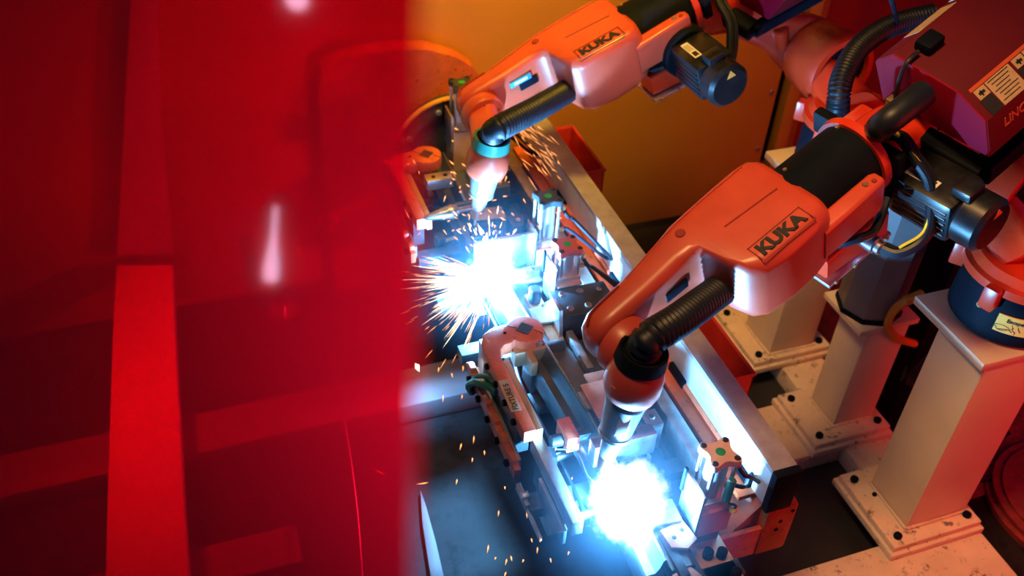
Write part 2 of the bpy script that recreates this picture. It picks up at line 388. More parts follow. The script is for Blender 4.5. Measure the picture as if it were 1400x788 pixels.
# red floor mat
t = thing('floor_mat', 'dark red ribbed floor mat right of the pedestals', 'mat', (2.9, 2.0, 0))
MB().box((2.36, 1.50, 0), (3.6, 3.0, 0.012), 0.004).build('base', 'mat_red', t)
b = MB()
for i in range(20):
    for j in range(26):
        x, y = 2.40+i*0.06, 1.54+j*0.056+(0.028 if i % 2 else 0)
        b.lathe((x, y, 0.012), (0, 0, 1), [(0, 0.017), (0.004, 0.012)], 6)
tag(b.build('raised_studs', 'mat_red', t, 20), kind='stuff')
t = tag(MB().lathe((2.75, 1.36, 0), (0, 0, 1), [(0, 0.30), (0.02, 0.30), (0.022, 0.28), (0.04, 0.28), (0.042, 0.25), (0.05, 0.25)], 48).build('drum_lid', 'mat_red'), 'dark round ridged drum lid on the floor at far right', 'lid')
for i, (pts, lb) in enumerate([
    ([(2.30, 2.16, 0.02), (2.36, 1.95, 0.02), (2.34, 1.75, 0.02), (2.42, 1.6, 0.02), (2.6, 1.52, 0.02)], 'black cable on the floor between the middle and right pedestals'),
    ([(2.33, 2.10, 0.02), (2.40, 1.90, 0.03), (2.40, 1.72, 0.02), (2.52, 1.66, 0.03), (2.75, 1.70, 0.03)], 'thinner black cable curving over the red mat edge')]):
    b = MB(); b.tube(pts, 0.014-i*0.004, 8); tag(b.build('floor_cable', 'rubber'), lb, 'cable', 'cables on the floor')

# ------------------------------------------------------------------ welding robots
def robot(label, W, E_, c0, tip, hose, bo, motor0, base, nameplate, base_label, motor_len, faceplate_holes):
    a = (E_-W).normalized(); L = (E_-W).length
    s = V((a.y, -a.x, 0)).normalized(); n = a.cross(s)*-1
    if n.z < 0: n = -n
    F = Matrix.Identity(4)
    for i in range(3): F[i][0], F[i][1], F[i][2], F[i][3] = a[i], s[i], n[i], W[i]
    P = lambda u, v, w_: F @ V((u, v, w_))
    t = thing('welding_robot', label, 'robot', base, 'orange six axis welding robots')
    # forearm casting
    b = MB()
    b.loft([(-0.062, -0.045, -0.005, -0.03, 0.03, .02), (-0.05, -0.06, 0.005, -0.058, 0.058, .03), (-0.02, -0.068, 0.012, -0.075, 0.075, .03), (0.02, -0.07, 0.014, -0.08, 0.08, .03),
            (0.12, -0.078, 0.010, -0.072, 0.08, .03), (0.22, -0.092, 0.006, -0.07, 0.088, .03), (0.262, -0.10, 0.010, -0.075, 0.09, .03),
            (0.278, -0.103, 0.03, -0.09, 0.092, .03), (0.292, -0.106, 0.11, -0.105, 0.093, .035), (0.31, -0.108, 0.148, -0.118, 0.094, .038), (0.34, -0.11, 0.163, -0.128, 0.095, .04),
            (0.42, -0.115, 0.168, -0.134, 0.095, .04), (0.50, -0.118, 0.165, -0.130, 0.095, .04), (0.545, -0.115, 0.158, -0.122, 0.093, .04), (0.565, -0.105, 0.145, -0.112, 0.086, .045), (0.572, -0.09, 0.13, -0.10, 0.075, .05)], F)
    b.build('forearm', 'orange', t, 50)
    # cover seam slot near the wrist end and thin ribs on the top face
    b = MB(); b.tube([P(-0.045, -0.035, 0.066), P(-0.02, -0.048, 0.0765), P(0.03, -0.052, 0.081), P(0.075, -0.056, 0.079)], 0.0035, 6); b.build('cover_slot', 'groove', t)
    b = MB(); b.tube([P(0.10, -0.060, 0.0795), P(0.30, -0.086, 0.092), P(0.52, -0.094, 0.0955)], 0.002, 6); b.build('edge_bead', 'orange', t)
    b = MB(); b.tube([P(0.355, 0.012, 0.0945), P(0.52, 0.022, 0.0950)], 0.0025, 6); b.build('panel_line', 'groove', t)
    b = MB(); b.cyl(P(0.275, -0.055, 0.086), P(0.275, -0.055, 0.0945), 0.013, 18, 0.002); b.build('screw_plug', 'groove', t)
    # side recess on the inner face of the arm
    b = MB(); b.box((0.155, 0.004, -0.01), (0.225, 0.0125, 0.02), 0.003, F); b.build('side_slot', 'black', t)
    if nameplate:
        b = MB(); b.box((0.125, 0.006, 0.020), (0.205, 0.0145, 0.042), 0.002, F); np_ = b.build('model_plate', 'label_blue', t)
        b = MB(); b.box((0.140, 0.0140, 0.026), (0.190, 0.0152, 0.036), 0, F); b.build('plate_print', 'white', t)
    # brand lettering in a thin frame on the top face
    T = frame(P(0.352, 0.141, 0.0955), a, -s)
    u0, u1, v0, v1 = 0.0, 0.146, 0.0, 0.034
    b = MB()
    for lo, hi in (((u0-.012, v0-.012, 0), (u1+.012, v0-.009, .0012)), ((u0-.012, v1+.006, 0), (u1+.012, v1+.009, .0012)), ((u0-.012, v0-.012, 0), (u0-.009, v1+.009, .0012)), ((u1+.009, v0-.012, 0), (u1+.012, v1+.009, .0012))):
        b.box(lo, hi, 0, T)
    b.build('lettering_frame', 'groove', t)
    text('lettering', 'KUKA', 0.044, T @ Matrix.Translation((0.000, 0.003, 0.0008)), 'ink', t, bold=0.0021, xs=1.20)
    # black tube, screws, red ring, side flange
    b = MB(); b.lathe(P(0.555, 0.025, -0.012), a, [(0, .102), (.235, .100)], 48); b.build('forearm_tube', 'black', t)
    for k, ang in enumerate((112, 60, 20)):
        pp = P(0.585, 0.025+0.101*math.cos(math.radians(ang)), -0.012+0.101*math.sin(math.radians(ang)))
        nn = (s*math.cos(math.radians(ang))+n*math.sin(math.radians(ang)))
        if k == 0: bolts(t, [pp, pp+a*0.185], nn, 0.006, 0.005, 'brass', 'tube_screw')
    b = MB(); b.lathe(P(0.775, 0.025, -0.012), a, [(0, .100), (0, .110), (.022, .112), (.026, .098)], 48, cap=False); b.build('tube_ring', 'orange_bright', t)
    b = MB(); b.loft([(0.53, 0.115, 0.165, -0.075, 0.035, .015), (0.60, 0.118, 0.168, -0.07, 0.042, .012), (0.72, 0.122, 0.168, -0.062, 0.050, .012), (0.735, 0.125, 0.163, -0.055, 0.045, .012)], F); b.build('side_flange', 'orange', t)
    bolts(t, [P(0.69, 0.142, 0.047)], n, 0.008, 0.006, 'brass', 'flange_bolt'); bolts(t, [P(0.712, 0.150, 0.049)], n, 0.007, 0.004, 'groove', 'flange_plug')
    # elbow casting behind the ring
    b = MB(); b.loft([(0.79, -0.05, 0.09, -0.10, 0.02, .05), (0.83, -0.065, 0.10, -0.15, 0.01, .05), (0.92, -0.07, 0.11, -0.18, 0.0, .05), (1.0, -0.06, 0.11, -0.17, -0.01, .05), (1.03, -0.03, 0.09, -0.13, 0.0, .05)], F)
    b.build('elbow', 'orange_bright', t, 50)
    bolts(t, [P(0.86, 0.0, 0.007), P(0.90, 0.05, 0.003), P(0.94, -0.02, -0.001)], n, 0.008, 0.001, 'black', 'tapped_hole')
    b = MB(); b.box((0.80, -0.12, -0.02), (0.83, 0.15, 0.05), 0.008, F); b.build('cable_bracket', 'black', t)
    # elbow motor (axis along s)
    m0 = V(motor0); Fm = frame(m0, a, n); ml = motor_len   # x=a, y=n, z=along s or -s
    sgn = 1 if V((Fm[0][2], Fm[1][2], Fm[2][2])).dot(s) > 0 else -1
    def mz(z): return z*sgn
    def mbox(x0, x1, y0, y1, z0, z1, bev=.006):
        zz = sorted((mz(z0), mz(z1))); return ((x0, y0, zz[0]), (x1, y1, zz[1]), bev, Fm)
    b = MB(); b.cyl(m0-s*0.05, m0+s*0.012, 0.088, 32, 0.006); b.build('motor_flange', 'black', t)
    b = MB(); b.box(*mbox(-.068, .068, -.068, .068, .010, ml*.72, .02)); mo = b.build('motor', 'black_gloss', t, 30)
    b = MB()
    for k in range(5): b.box(*mbox(-.070, .070, -.045+k*.020, -.037+k*.020, .03, ml*.68, .002))
    b.build('cooling_ribs', 'black_gloss', mo)
    b = MB(); b.cyl(m0+s*(ml*.72-.005), m0+s*ml, 0.074, 32, 0.012); b.build('motor_end_cap', 'black_gloss', t)
    b = MB(); b.box(*mbox(-.03, .03, .066, .098, ml*.60, ml*.80, .008)); b.build('connector_box', 'black_gloss', t)
    b = MB(); b.box(*mbox(-.038, -.012, .068, .0695, .035, .125, 0)); lp = b.build('rating_plate', 'white', t)
    b = MB()
    for k in range(4): b.box(*mbox(-.034+k*.005, -.0325+k*.005, .0694, .0699, .045, .085, 0))
    b.box(*mbox(-.033, -.017, .0694, .0699, .093, .118, 0)); b.build('plate_print', 'ink', t)
    e1 = m0+s*(ml+.0005)+a*0.01+n*0.035
    b = MB(); tr = frame(e1, a, n)
    b.prism([(-.016, 0), (.016, 0), (0, .026)], 0, .001*sgn, tr); b.build('warning_triangle', 'label_orange', t)
    # lower red bracket with gland and looping cable
    b = MB(); b.loft([(0.56, 0.02, 0.145, -0.20, -0.125, .012), (0.78, 0.02, 0.150, -0.22, -0.12, .012)], F); b.build('gland_bracket', 'orange_bright', t)
    b = MB(); b.box((0.555, 0.015, -0.226), (0.79, 0.156, -0.214), 0.002, F); b.build('sealing_plate', 'alum', t)
    bolts(t, [P(u, 0.157, -0.220) for u in (0.58, 0.65, 0.72, 0.77)], s, 0.006, 0.004, 'brass', 'plate_screw')
    g0 = P(0.70, 0.148, -0.165)
    b = MB(); b.cyl(g0-s*0.01, g0+s*0.035, 0.024, 16, 0.004); b.cyl(g0+s*0.03, g0+s*0.05, 0.019, 16, 0.003); b.build('cable_gland', 'steel', t)
    lp = [g0+s*.04, g0+s*.09+a*.02, g0+s*.11+a*.09+n*.03, g0+s*.06+a*.15+n*.12, g0+a*.16+n*.17, g0-s*.06+a*.17+n*.20, g0-s*.13+a*.16+n*.16]
    b = MB(); b.tube(lp, 0.014, 10); b.build('loop_cable', 'rubber', t)
    b = MB(); b.tube([p+n*.016-s*.006 for p in lp[1:6]], 0.004, 8); b.build('yellow_wire', 'yellow' if base_label else 'rubber', t)
    b = MB(); b.tube([p+a*.02-n*.008 for p in lp], 0.009, 8); b.build('loop_cable', 'rubber', t)
    b = MB(); b.tube([P(0.575, 0.10, -0.13), P(0.64, 0.16, -0.10), P(0.70, 0.17, -0.11), P(0.78, 0.14, -0.08)], 0.012, 8); b.build('bypass_hose', 'rubber', t)
    # wrist: disc on the A5 axis, bulb, collar
    c0, tip = V(c0), V(tip); d = (tip-c0).normalized(); Lw = (tip-c0).length; k = Lw/0.40
    b = MB(); b.cyl(P(0.0, 0.008, 0), P(0.0, 0.02, 0), 0.062, 36); b.build('joint_gap', 'groove', t)
    b = MB(); b.lathe(P(0.0, 0.018, 0), s, [(0, .074), (.028, .074), (.04, .068), (.044, .056)], 36); b.build('wrist_disc', 'orange', t)
    bolts(t, [P(0.05*math.cos(x), 0.062, 0.05*math.sin(x)) for x in (0.2, .8, 1.4, 2.0, 2.6)], s, 0.004, 0.001, 'black', 'disc_screw')
    b = MB()
    b.lathe(c0, d, [(-.012, .044), (0, .052), (.015, .060), (.045, .068), (.08, .069), (.105, .062), (.115, .050)], 36); b.build('wrist_body', 'orange', t)
    mid = c0+d*.05
    b = MB(); pts = [P(0, .045, 0), (P(0, .045, 0)+mid)/2, mid]
    b.loft([(0, -.05, .05, -.05, .05, .03), (1, -.045, .045, -.045, .045, .03)], frame(pts[0], pts[2]-pts[0], n) @ Matrix.Diagonal(((pts[2]-pts[0]).length, 1, 1, 1))); b.build('wrist_fork', 'orange', t)
    b = MB(); b.lathe(c0, d, [(-.03, .050), (-.03, .058), (.006, .062), (.012, .054)], 36, cap=False); b.build('wrist_collar', 'cable_green' if nameplate else 'black', t)
    b = MB(); b.lathe(c0, d, [(-.022, .002), (-.022, .052)], 36, cap=False); b.build('collar_web', 'black', t)
    lug = c0+d*.035 - a*.062
    b = MB(); b.cyl(lug-s*.0, lug-a*.012, 0.013, 12, .003); b.build('wrist_lug', 'orange', t)
    # welding torch
    q = [(x*Lw, r) for x, r in ((.26, .050), (.28, .053), (.34, .053), (.345, .050), (.60, .041), (.64, .040))]
    b = MB(); b.lathe(c0, d, q, 36); to = b.build('torch_body', 'torch', t)
    b = MB(); b.lathe(c0, d, [(.262*Lw, .054), (.275*Lw, .055), (.285*Lw, .0545)], 36); b.build('clamp_ring', 'alum', to)
    pl = c0+d*Lw*.47; side = (-V((1, 0.25, 0))); side = (side-d*side.dot(d)).normalized(); oth = d.cross(side)
    sd = (V((-.35, -.9, .25))-d*V((-.35, -.9, .25)).dot(d)).normalized()
    b = MB(); b.box((-.032, -.013, .040), (.032, .013, .0472), .002, frame(pl, d, sd.cross(d))); b.build('torch_badge', 'white', to)
    b = MB(); b.lathe(c0, d, [(.63*Lw, .042), (.66*Lw, .042), (.70*Lw, .028), (.86*Lw, .022), (.87*Lw, .019)], 28); b.build('torch_neck', 'alum', to)
    b = MB(); b.lathe(c0, d, [(.84*Lw, .022), (.93*Lw, .0195), (1.0*Lw, .0155), (1.0*Lw, .010)], 24); b.build('gas_nozzle', 'copper', to)
    b = MB(); b.cyl(c0+d*Lw*.98, c0+d*(Lw+.03), .004, 8); b.build('welding_wire', 'steel', to)
    # corrugated hose
    hp = [c0+d*.01, c0-d*.035]+[V(p) for p in hose]
    b = MB(); b.tube(hp, .041, 20, 14, .20, .0135); b.build('corrugated_hose', 'rubber', t, 80)
    # shoulder: base, turret, barrel, link arm
    bx, by, bz = base
    b = MB(); b.lathe(base, (0, 0, 1), [(0, .150), (.012, .165), (.15, .160), (.165, .150)], 40); b.build('base_cover', 'black', t)
    bolts(t, [(bx-.158, by-.03, bz+.10)], (-1, -.2, 0), .009, .004, 'brass', 'cover_screw')
    top = V(base)+V((0, 0, .165))
    b = MB(); b.lathe(top, (0, 0, 1), [(0, .165), (.004, .175), (.03, .175), (.036, .160), (.06, .145)], 44); b.build('turret_flange', 'orange_bright', t)
    for ang in (200, 250, 300, 130, 60):
        x = V((math.cos(math.radians(ang)), math.sin(math.radians(ang)), 0)); c = top+x*.172
        MB().box((-.02, -.022, -.045), (.028, .022, .028), .008, frame(c, x, (-x.y, x.x, 0))).build('flange_lug', 'orange_bright', t)
    bo = V(bo); bl = bo-s*.19
    ctr = bl+s*.05
    b = MB(); b.loft([(0, -.10, .10, -.12, .12, .08), (.5, -.07, .07, -.10, .10, .05), (1, -.04, .04, -.09, .09, .03)], frame(top+V((0, 0, .02)), ctr-top-V((0, 0, .02)), s) @ Matrix.Diagonal(((ctr-top).length, 1, 1, 1))); b.build('turret', 'orange_bright', t, 50)
    b = MB(); b.lathe(bl, s, [(-.015, .06), (-.01, .10), (.0, .118), (.02, .128), (.14, .138), (.17, .140), (.19, .134), (.19, .112), (.03, .105)], 48, cap=False); b.build('shoulder_barrel', 'orange_bright', t, 45)
    b = MB(); b.cyl(bl+s*.10, bl+s*.182, .080, 32, .01); sm = b.build('shoulder_motor', 'black_gloss', t)
    b = MB(); b.lathe(bl+s*.135, s, [(0, .111), (.035, .113)], 40); b.build('motor_backing', 'black', t)
    b = MB()
    for kk in range(12):
        ang = kk*math.pi/6; x = a*math.cos(ang)+n*math.sin(ang)
        b.box((.06, -.005, -.012), (.098, .005, .012), .002, frame(bl+s*.158, x, s.cross(x)))
    b.build('motor_fins', 'black_gloss', sm)
    el = P(0.95, -0.10, -0.15); sh = bl+s*.0+V((0, 0, .01))
    dl = sh-el; Ll = dl.length
    Fl = frame(el, dl, s) @ Matrix.Diagonal((Ll, 1, 1, 1))
    b = MB(); b.loft([(-.06, -.05, .03, -.05, .05, .03), (0, -.055, .04, -.085, .085, .03), (.3, -.05, .045, -.07, .07, .03), (.62, -.05, .05, -.07, .07, .03), (.85, -.055, .05, -.11, .11, .04), (1.05, -.055, .04, -.115, .115, .04), (1.16, -.04, .03, -.07, .07, .03)], Fl); b.build('link_arm', 'orange_bright', t, 50)
    b = MB(); qq = el+dl*.62+s*.055; b.cyl(qq-n*.05, qq+n*.035, .028, 20, .006); b.build('link_stop', 'orange_bright', t)
    if base_label: base_label(t)
    return t, F, a, s, n, P

# near robot
def escape_label(t):
    c = V((2.215, 1.565, 0)); r = .1662; z0, z1 = .945, 1.005
    a0, a1 = math.radians(212), math.radians(250)
    b = MB(); rings = []
    for k in range(13):
        an = a0+(a1-a0)*k/12; x = V((math.cos(an), math.sin(an), 0))
        rings.append([c+x*r+V((0, 0, z0)), c+x*r+V((0, 0, z1)), c+x*(r-.004)+V((0, 0, z1)), c+x*(r-.004)+V((0, 0, z0))])
    b.ring_faces(rings); b.build('warning_label', 'label_orange', t)
    def tang(fr, z):
        an = a0+(a1-a0)*fr; x = V((math.cos(an), math.sin(an), 0)); tdir = V((-x.y, x.x, 0))
        return frame(c+x*(r+.0004)+V((0, 0, z)), tdir, (0, 0, 1))
    text('label_print', 'Escape', .017, tang(.44, .985), 'ink', t, extrude=.0005, bold=.0004, align='CENTER')
    b = MB()
    b.tube([tang(.18, .962) @ V((.018*math.cos(x)*(1+.2*math.sin(3*x)), .010*math.sin(x), .0005)) for x in [i*.5 for i in range(14)]], .0007, 5, 2)
    b.tube([tang(.5, .965) @ V((-.012, .016, .0)), tang(.5, .965) @ V((-.008, .004, 0)), tang(.5, .965) @ V((-.014, -.002, 0))], .0007, 5, 3)
    b.tube([tang(.55, .965) @ V((.0, .012, .0)), tang(.55, .965) @ V((.004, .002, 0)), tang(.55, .965) @ V((.010, -.004, 0))], .0012, 5, 3)
    b.build('label_sketch', 'ink', t)
    b = MB()
    b.tube([tang(.28, .957) @ V((-.02, -.004, .0)), tang(.34, .960) @ V((0, .001, 0)), tang(.45, .956) @ V((0, -.002, 0))], .0014, 5, 4)
    b.tube([tang(.48, .972) @ V((-.004, -.0, .0)), tang(.45, .962) @ V((0, .0, 0)), tang(.52, .957) @ V((0, -.0, 0)), tang(.52, .952) @ V((0, -.003, 0))], .0014, 5, 4)
    b.build('label_arrow', 'ink_red', t)
    fg = tang(.86, .970); b = MB()
    for x0, y0, x1, y1, rr in ((0, .016, .001, .003, .0030), (.001, .003, -.008, -.014, .0018), (.001, .003, .007, -.015, .0018), (0, .012, -.010, .004, .0014), (0, .012, .009, .002, .0014)):
        b.cyl(fg @ V((x0, y0, 0)), fg @ V((x1, y1, 0)), rr, 6)
    b.lathe(fg @ V((0, .022, -.0005)), fg.to_3x3() @ V((0, 0, 1)), [(0, .0035), (.001, .0035)], 12)
    b.build('label_figure', 'ink', t)

W2, E2 = at(842, 462, 1.2), at(1185, 180, 1.5)
r2, F2, a2, s2, n2, P2 = robot('nearer orange welding robot with matte black forearm tube and escape label on its base', W2, E2,
    at(876, 492, 1.23), at(824, 640, .85), [at(890, 462, 1.30), at(925, 440, 1.295), at(965, 411, 1.27), at(1008, 380, 1.24), at(1040, 357, 1.22)],
    (2.265, 1.70, 1.20), at(1232, 240, 1.40), (2.215, 1.565, .893), False, escape_label, .27, True)
W1, E1 = at(655, 150, 1.1), at(925, 0, 1.38)
r1, F1, a1, s1, n1, P1 = robot('farther orange welding robot with small blue plate on its arm above the rear arc', W1, E1,
    at(671, 198, 1.12), at(651, 298, .83), [at(678, 178, 1.20), at(700, 166, 1.20), at(735, 148, 1.185), at(776, 124, 1.16), at(800, 110, 1.15)],
    (2.256, 2.585, 1.15), at(940, 72, 1.28), (2.215, 2.42, .888), True, None, .25, False)

# wire feeders carried behind the elbows
def feeder(label, c_px, z, poly_px, a, length, tray, text_on):
    c = at(c_px[0], c_px[1], z)
    pts = [on_plane(x, y, c, a) for x, y in poly_px]
    s = V((a.y, -a.x, 0)).normalized(); n = a.cross(s)*-1
    if n.z < 0: n = -n
    Ff = Matrix.Identity(4)
    for i in range(3): Ff[i][0], Ff[i][1], Ff[i][2], Ff[i][3] = s[i], n[i], a[i], c[i]
    inv = Ff.inverted(); poly = [(inv @ p).xy for p in pts]
    t = thing('wire_feeder', label, 'wire feeder', c)
    MB().prism([tuple(p) for p in poly], 0, length, Ff, .004).build('case', 'crimson_dark', t, 25)
    cen = sum(poly, V((0, 0)))/len(poly)
    MB().prism([tuple(cen+(p-cen)*.985) for p in poly], -.004, .004, Ff, .0015).build('end_panel', 'crimson', t, 25)
    return t, Ff, poly
fpoly = [(1197, 82), (1222, 73), (1266, 98), (1312, 126), (1350, 166), (1354, 215), (1310, 190), (1263, 163), (1247, 137), (1236, 122), (1222, 124), (1208, 136)]
t, Ff, poly = feeder('large crimson wire feeder box with tan warning stickers at top right', (1280, 150), 1.60, fpoly, a2, .62, True, True)
# top panel seam, latch, stickers on the sloping side between polygon corners 3 and 4
p3, p4, p1 = V(poly[3]), V(poly[4]), V(poly[1])
def side(pA, pB, across, along, lift=0.0):
    dv = (pB-pA); nv = V((dv.y, -dv.x)).normalized()
    cen = sum((V(p) for p in poly), V((0, 0)))/len(poly)
    if nv.dot(pA-cen) < 0: nv = -nv
    q = pA+dv*across+nv*lift
    return Ff @ V((q.x, q.y, along))
def sidebox(pA, pB, c0_, c1_, l0, l1, th, name, m_, bev=0):
    o = side(pA, pB, c0_, l0); x = side(pA, pB, c1_, l0)-o; y = side(pA, pB, c0_, l1)-o
    nn = side(pA, pB, c0_, l0, .01)-o
    fr = frame(o, x, y); sg = 1 if V((fr[0][2], fr[1][2], fr[2][2])).dot(nn) > 0 else -1
    zz = sorted((-.001*sg, th*sg))
    return MB().box((0, 0, zz[0]), (x.length, y.length, zz[1]), bev, fr).build(name, m_, t)
sidebox(p3, p4, .10, .20, .02, .50, .0012, 'red_strip', 'label_red')
for k in range(3):
    l0 = .025+k*.135
    sidebox(p3, p4, .22, .98, l0+.040, l0+.125, .0012, 'text_sticker', 'label_tan')
    sidebox(p3, p4, .22, .50, l0, l0+.036, .0012, 'pictogram_sticker', 'label_tan')
    sidebox(p3, p4, .52, .98, l0-.004, l0+.036, .0014, 'black_sticker', 'ink')
    for j in range(7):
        sidebox(p3, p4, .26+.1*j, .285+.1*j, l0+.046+(j % 3)*.006, l0+.118-(j*5 % 4)*.006, .0017, 'sticker_line', 'ink')
    sidebox(p3, p4, .32, .40, l0+.008, l0+.028, .0017, 'pictogram', 'ink')
    sidebox(p3, p4, .29, .45, l0+.014, l0+.019, .0017, 'pictogram', 'ink')
p5 = V(poly[5])
o = side(p4, p5, .52, .055, .0008); x = side(p4, p5, .52, .30)-side(p4, p5, .52, .055); y = side(p4, p5, .1, .055)-side(p4, p5, .52, .055)
text('lettering', 'LINCOLN', .036, frame(o, x, y), 'label_red', t, bold=.0004)
sidebox(p1, p3, .55, .56, .12, .60, .0008, 'lid_seam', 'groove')
lt = sidebox(p1, p3, .12, .36, .04, .10, .03, 'lid_latch', 'black', .008)
b = MB(); q0 = side(p1, p3, .24, .03, .015)
b.tube([q0, q0-a2*.04+V((0, 0, -.01)), q0-a2*.045+V((0, 0, -.07)), q0-a2*.03+V((0, 0, -.12))], .006, 8); b.build('sensor_lead', 'rubber', t)
b = MB(); q1 = q0-a2*.03+V((0, 0, -.13)); b.box((-.012, -.02, -.02), (.012, .02, .02), .004, frame(q1, a2, s2)); b.build('lead_connector', 'brass', t)
sidebox(V(poly[0]), p1, .1, .9, .10, .24, .0012, 'pale_sticker', 'label_tan'); sidebox(V(poly[0]), p1, .1, .7, .27, .33, .0012, 'pale_sticker', 'white')
# tray bar carrying the feeder and the stub pipe from its end
tr_a, tr_b = at(1222, 168, 1.50), at(1340, 236, 1.46)
b = MB(); ax = (tr_b-tr_a).normalized()
b.loft([(0, -.03, .03, -.03, .03, .012), (1, -.03, .03, -.03, .03, .012)], frame(tr_a, ax, a2) @ Matrix.Diagonal(((tr_b-tr_a).length, 1, 1, 1))); b.build('tray_bar', 'black', t)
b = MB(); b.loft([(0, -.03, .03, -.03, .03, .012), (1, -.03, .03, -.03, .03, .012)], frame(tr_b, a2, n2) @ Matrix.Diagonal((.5, 1, 1, 1))); b.build('tray_bar', 'black', t)
b = MB(); b.tube([at(1262, 128, 1.66), at(1232, 152, 1.64), at(1206, 172, 1.60), at(1196, 184, 1.50)], .034, 16, 8); b.build('liner_conduit', 'rubber', t)

t, Ff, poly = feeder('crimson wire feeder box cut by the top edge above the far elbow', (1045, 15), 1.42, [(985, -22), (1005, -30), (1062, -8), (1075, 0), (1052, 27), (1000, -4)], a1, .42, True, False)
tr_a, tr_b = at(945, -8, 1.36), at(1030, 42, 1.33)
ax = (tr_b-tr_a).normalized()
b = MB(); b.loft([(0, -.03, .03, -.03, .03, .012), (1, -.03, .03, -.03, .03, .012)], frame(tr_a, ax, a1) @ Matrix.Diagonal(((tr_b-tr_a).length, 1, 1, 1))); b.build('tray_bar', 'black', t)
b = MB(); b.loft([(0, -.022, .022, -.022, .022, .01), (1, -.022, .022, -.022, .022, .01)], frame(tr_b, a1, n1) @ Matrix.Diagonal((.40, 1, 1, 1))); b.build('tray_bar', 'black', t)

# big corrugated supply hose between the robots
b = MB(); b.tube([at(1146, 168, 1.22), at(1146, 140, 1.32), at(1152, 105, 1.38), at(1172, 68, 1.42), at(1205, 42, 1.44), at(1240, 28, 1.45), at(1275, 20, 1.46)], .036, 22, 12, .13, .0125)
tag(b.build('supply_hose', 'rubber', None, 80), 'thick black corrugated hose arching up behind the nearer black tube', 'hose')
b = MB(); b.tube([at(1215, -10, 1.6), at(1222, 10, 1.55), at(1226, 30, 1.47)], .008, 8); tag(b.build('thin_cable', 'rubber'), 'thin black cable hanging onto the arching corrugated hose', 'cable')

# ------------------------------------------------------------------ positioner at the far end
t = thing('positioner_headstock', 'dull orange headstock with dark round faceplate at the far fixture end', 'positioner', (0.95, 3.27, 0))
arch = [(.74, 0), (1.13, 0), (1.13, .92), (1.10, .99), (1.03, 1.04), (.92, 1.085), (.80, 1.10), (.72, 1.10), (.60, 1.09), (.52, 1.05), (.50, .97), (.50, 0)]
arch = [arch[0]]+arch[1:]
XZ = Matrix(((1, 0, 0, 0), (0, 0, 1, 0), (0, 1, 0, 0), (0, 0, 0, 1)))
MB().prism([(p[0], p[1]) for p in arch], 3.25, 3.335, XZ, .012).build('housing', 'orange_dark', t)
b = MB(); b.lathe((1.0, 3.25, .655), (0, -1, 0), [(0, .235), (.05, .235), (.052, .18), (.03, .17)], 56); b.build('faceplate', 'steel_dark', t)
b = MB()
b.tube([(1.0+.245*math.cos(k*math.pi/16), 3.20, .655+.245*math.sin(k*math.pi/16)) for k in range(33)], .010, 8, 3); b.build('faceplate_rim', 'post_yellow', t)
bolts(t, [(1.0+.2*math.cos(k*math.pi/4+.3), 3.198, .655+.2*math.sin(k*math.pi/4+.3)) for k in range(8)], (0, -1, 0), .012, .008, 'steel_dull')

# ------------------------------------------------------------------ fixture frame
t = thing('welding_fixture_frame', 'long dark steel fixture frame with orange channel under the welding arcs', 'fixture', (1.05, 2.1, 0))
MB().box((.93, .95, .56), (1.155, 3.15, .585), .004).build('table_plate', 'steel_dark', t)
for y in (1.02, 3.0): MB().box((.95, y, 0), (1.12, y+.14, .56), .008).build('support_column', 'steel_dark', t)
MB().box((1.295, 1.28, .46), (1.392, 3.15, .66), .010).build('orange_beam', 'orange_dark', t)
MB().box((1.165, 1.30, .462), (1.296, 3.15, .475), .003).build('channel_floor', 'fix_orange', t)
MB().box((1.165, 1.285, .462), (1.296, 1.30, .58), .003).build('channel_lip', 'fix_orange', t)
b = MB(); b.prism([(1.30, .662), (1.30, .48), (1.17, .48), (1.17, .50)], 1.31, 3.1, XZ, .003); b.build('sloped_web', 'orange_dark', t)
MB().box((1.235, 1.34, .655), (1.296, 3.15, .672), .003).build('orange_flange', 'orange_dark', t)
b = MB(); b.tube([(1.285, 1.36, .68), (1.285, 3.14, .68)], .011, 10, 1); b.build('conduit_pipe', 'fix_orange', t)
MB().box((1.168, 1.40, .575), (1.212, 3.12, .69), .004).build('grey_bar', 'steel_dull', t)
for y in (1.15, 1.5, 1.85, 2.12, 2.36, 2.62, 2.9):
    MB().box((.70, y, .585), (1.16 if y < 1.3 else 1.30, y+.05, .625), .004).build('cross_bar', 'steel_dark', t)
bolts(t, [(1.392, 1.29, .6)], (0, -1, 0), .006, .003); bolts(t, [(1.345, 1.28, .60), (1.34, 1.28, .565), (1.375, 1.28, .635)], (0, -1, 0), .006, .003)

rc = random.Random(11)
for i in range(34):
    x, y = rc.uniform(.93, 1.14), rc.uniform(1.5, 3.0)
    if abs(y-2.12) < .12 or abs(y-2.35) < .12 or abs(y-1.95) < .09: continue
    sx, sy, h_ = rc.uniform(.02, .05), rc.uniform(.02, .06), rc.uniform(.03, .09)
    z0 = .585
    MB().box((x, y, z0), (x+sx, y+sy, z0+h_+.04), .002).build('stop_block', rc.choice(('steel_dark', 'steel_dull', 'alum', 'steel_dark', 'tan_edge')), t)
    if i % 2 == 0: bolts(t, [(x+sx/2, y+sy/2, z0+h_+.04)], (0, 0, 1), .008, .007, rc.choice(('steel', 'black')), 'socket_screw')
for i in range(8):
    y = 1.45+i*.21; x0 = .80+.012*(i % 3)
    b = MB(); b.cyl((x0, y, .61), (x0+.10, y+.01, .61), .012, 12, .002); b.build('cross_pin', 'steel_dull', t)
    MB().box((x0-.012, y-.02, .59), (x0+.02, y+.025, .64), .002).build('pin_block', 'steel_dark', t)
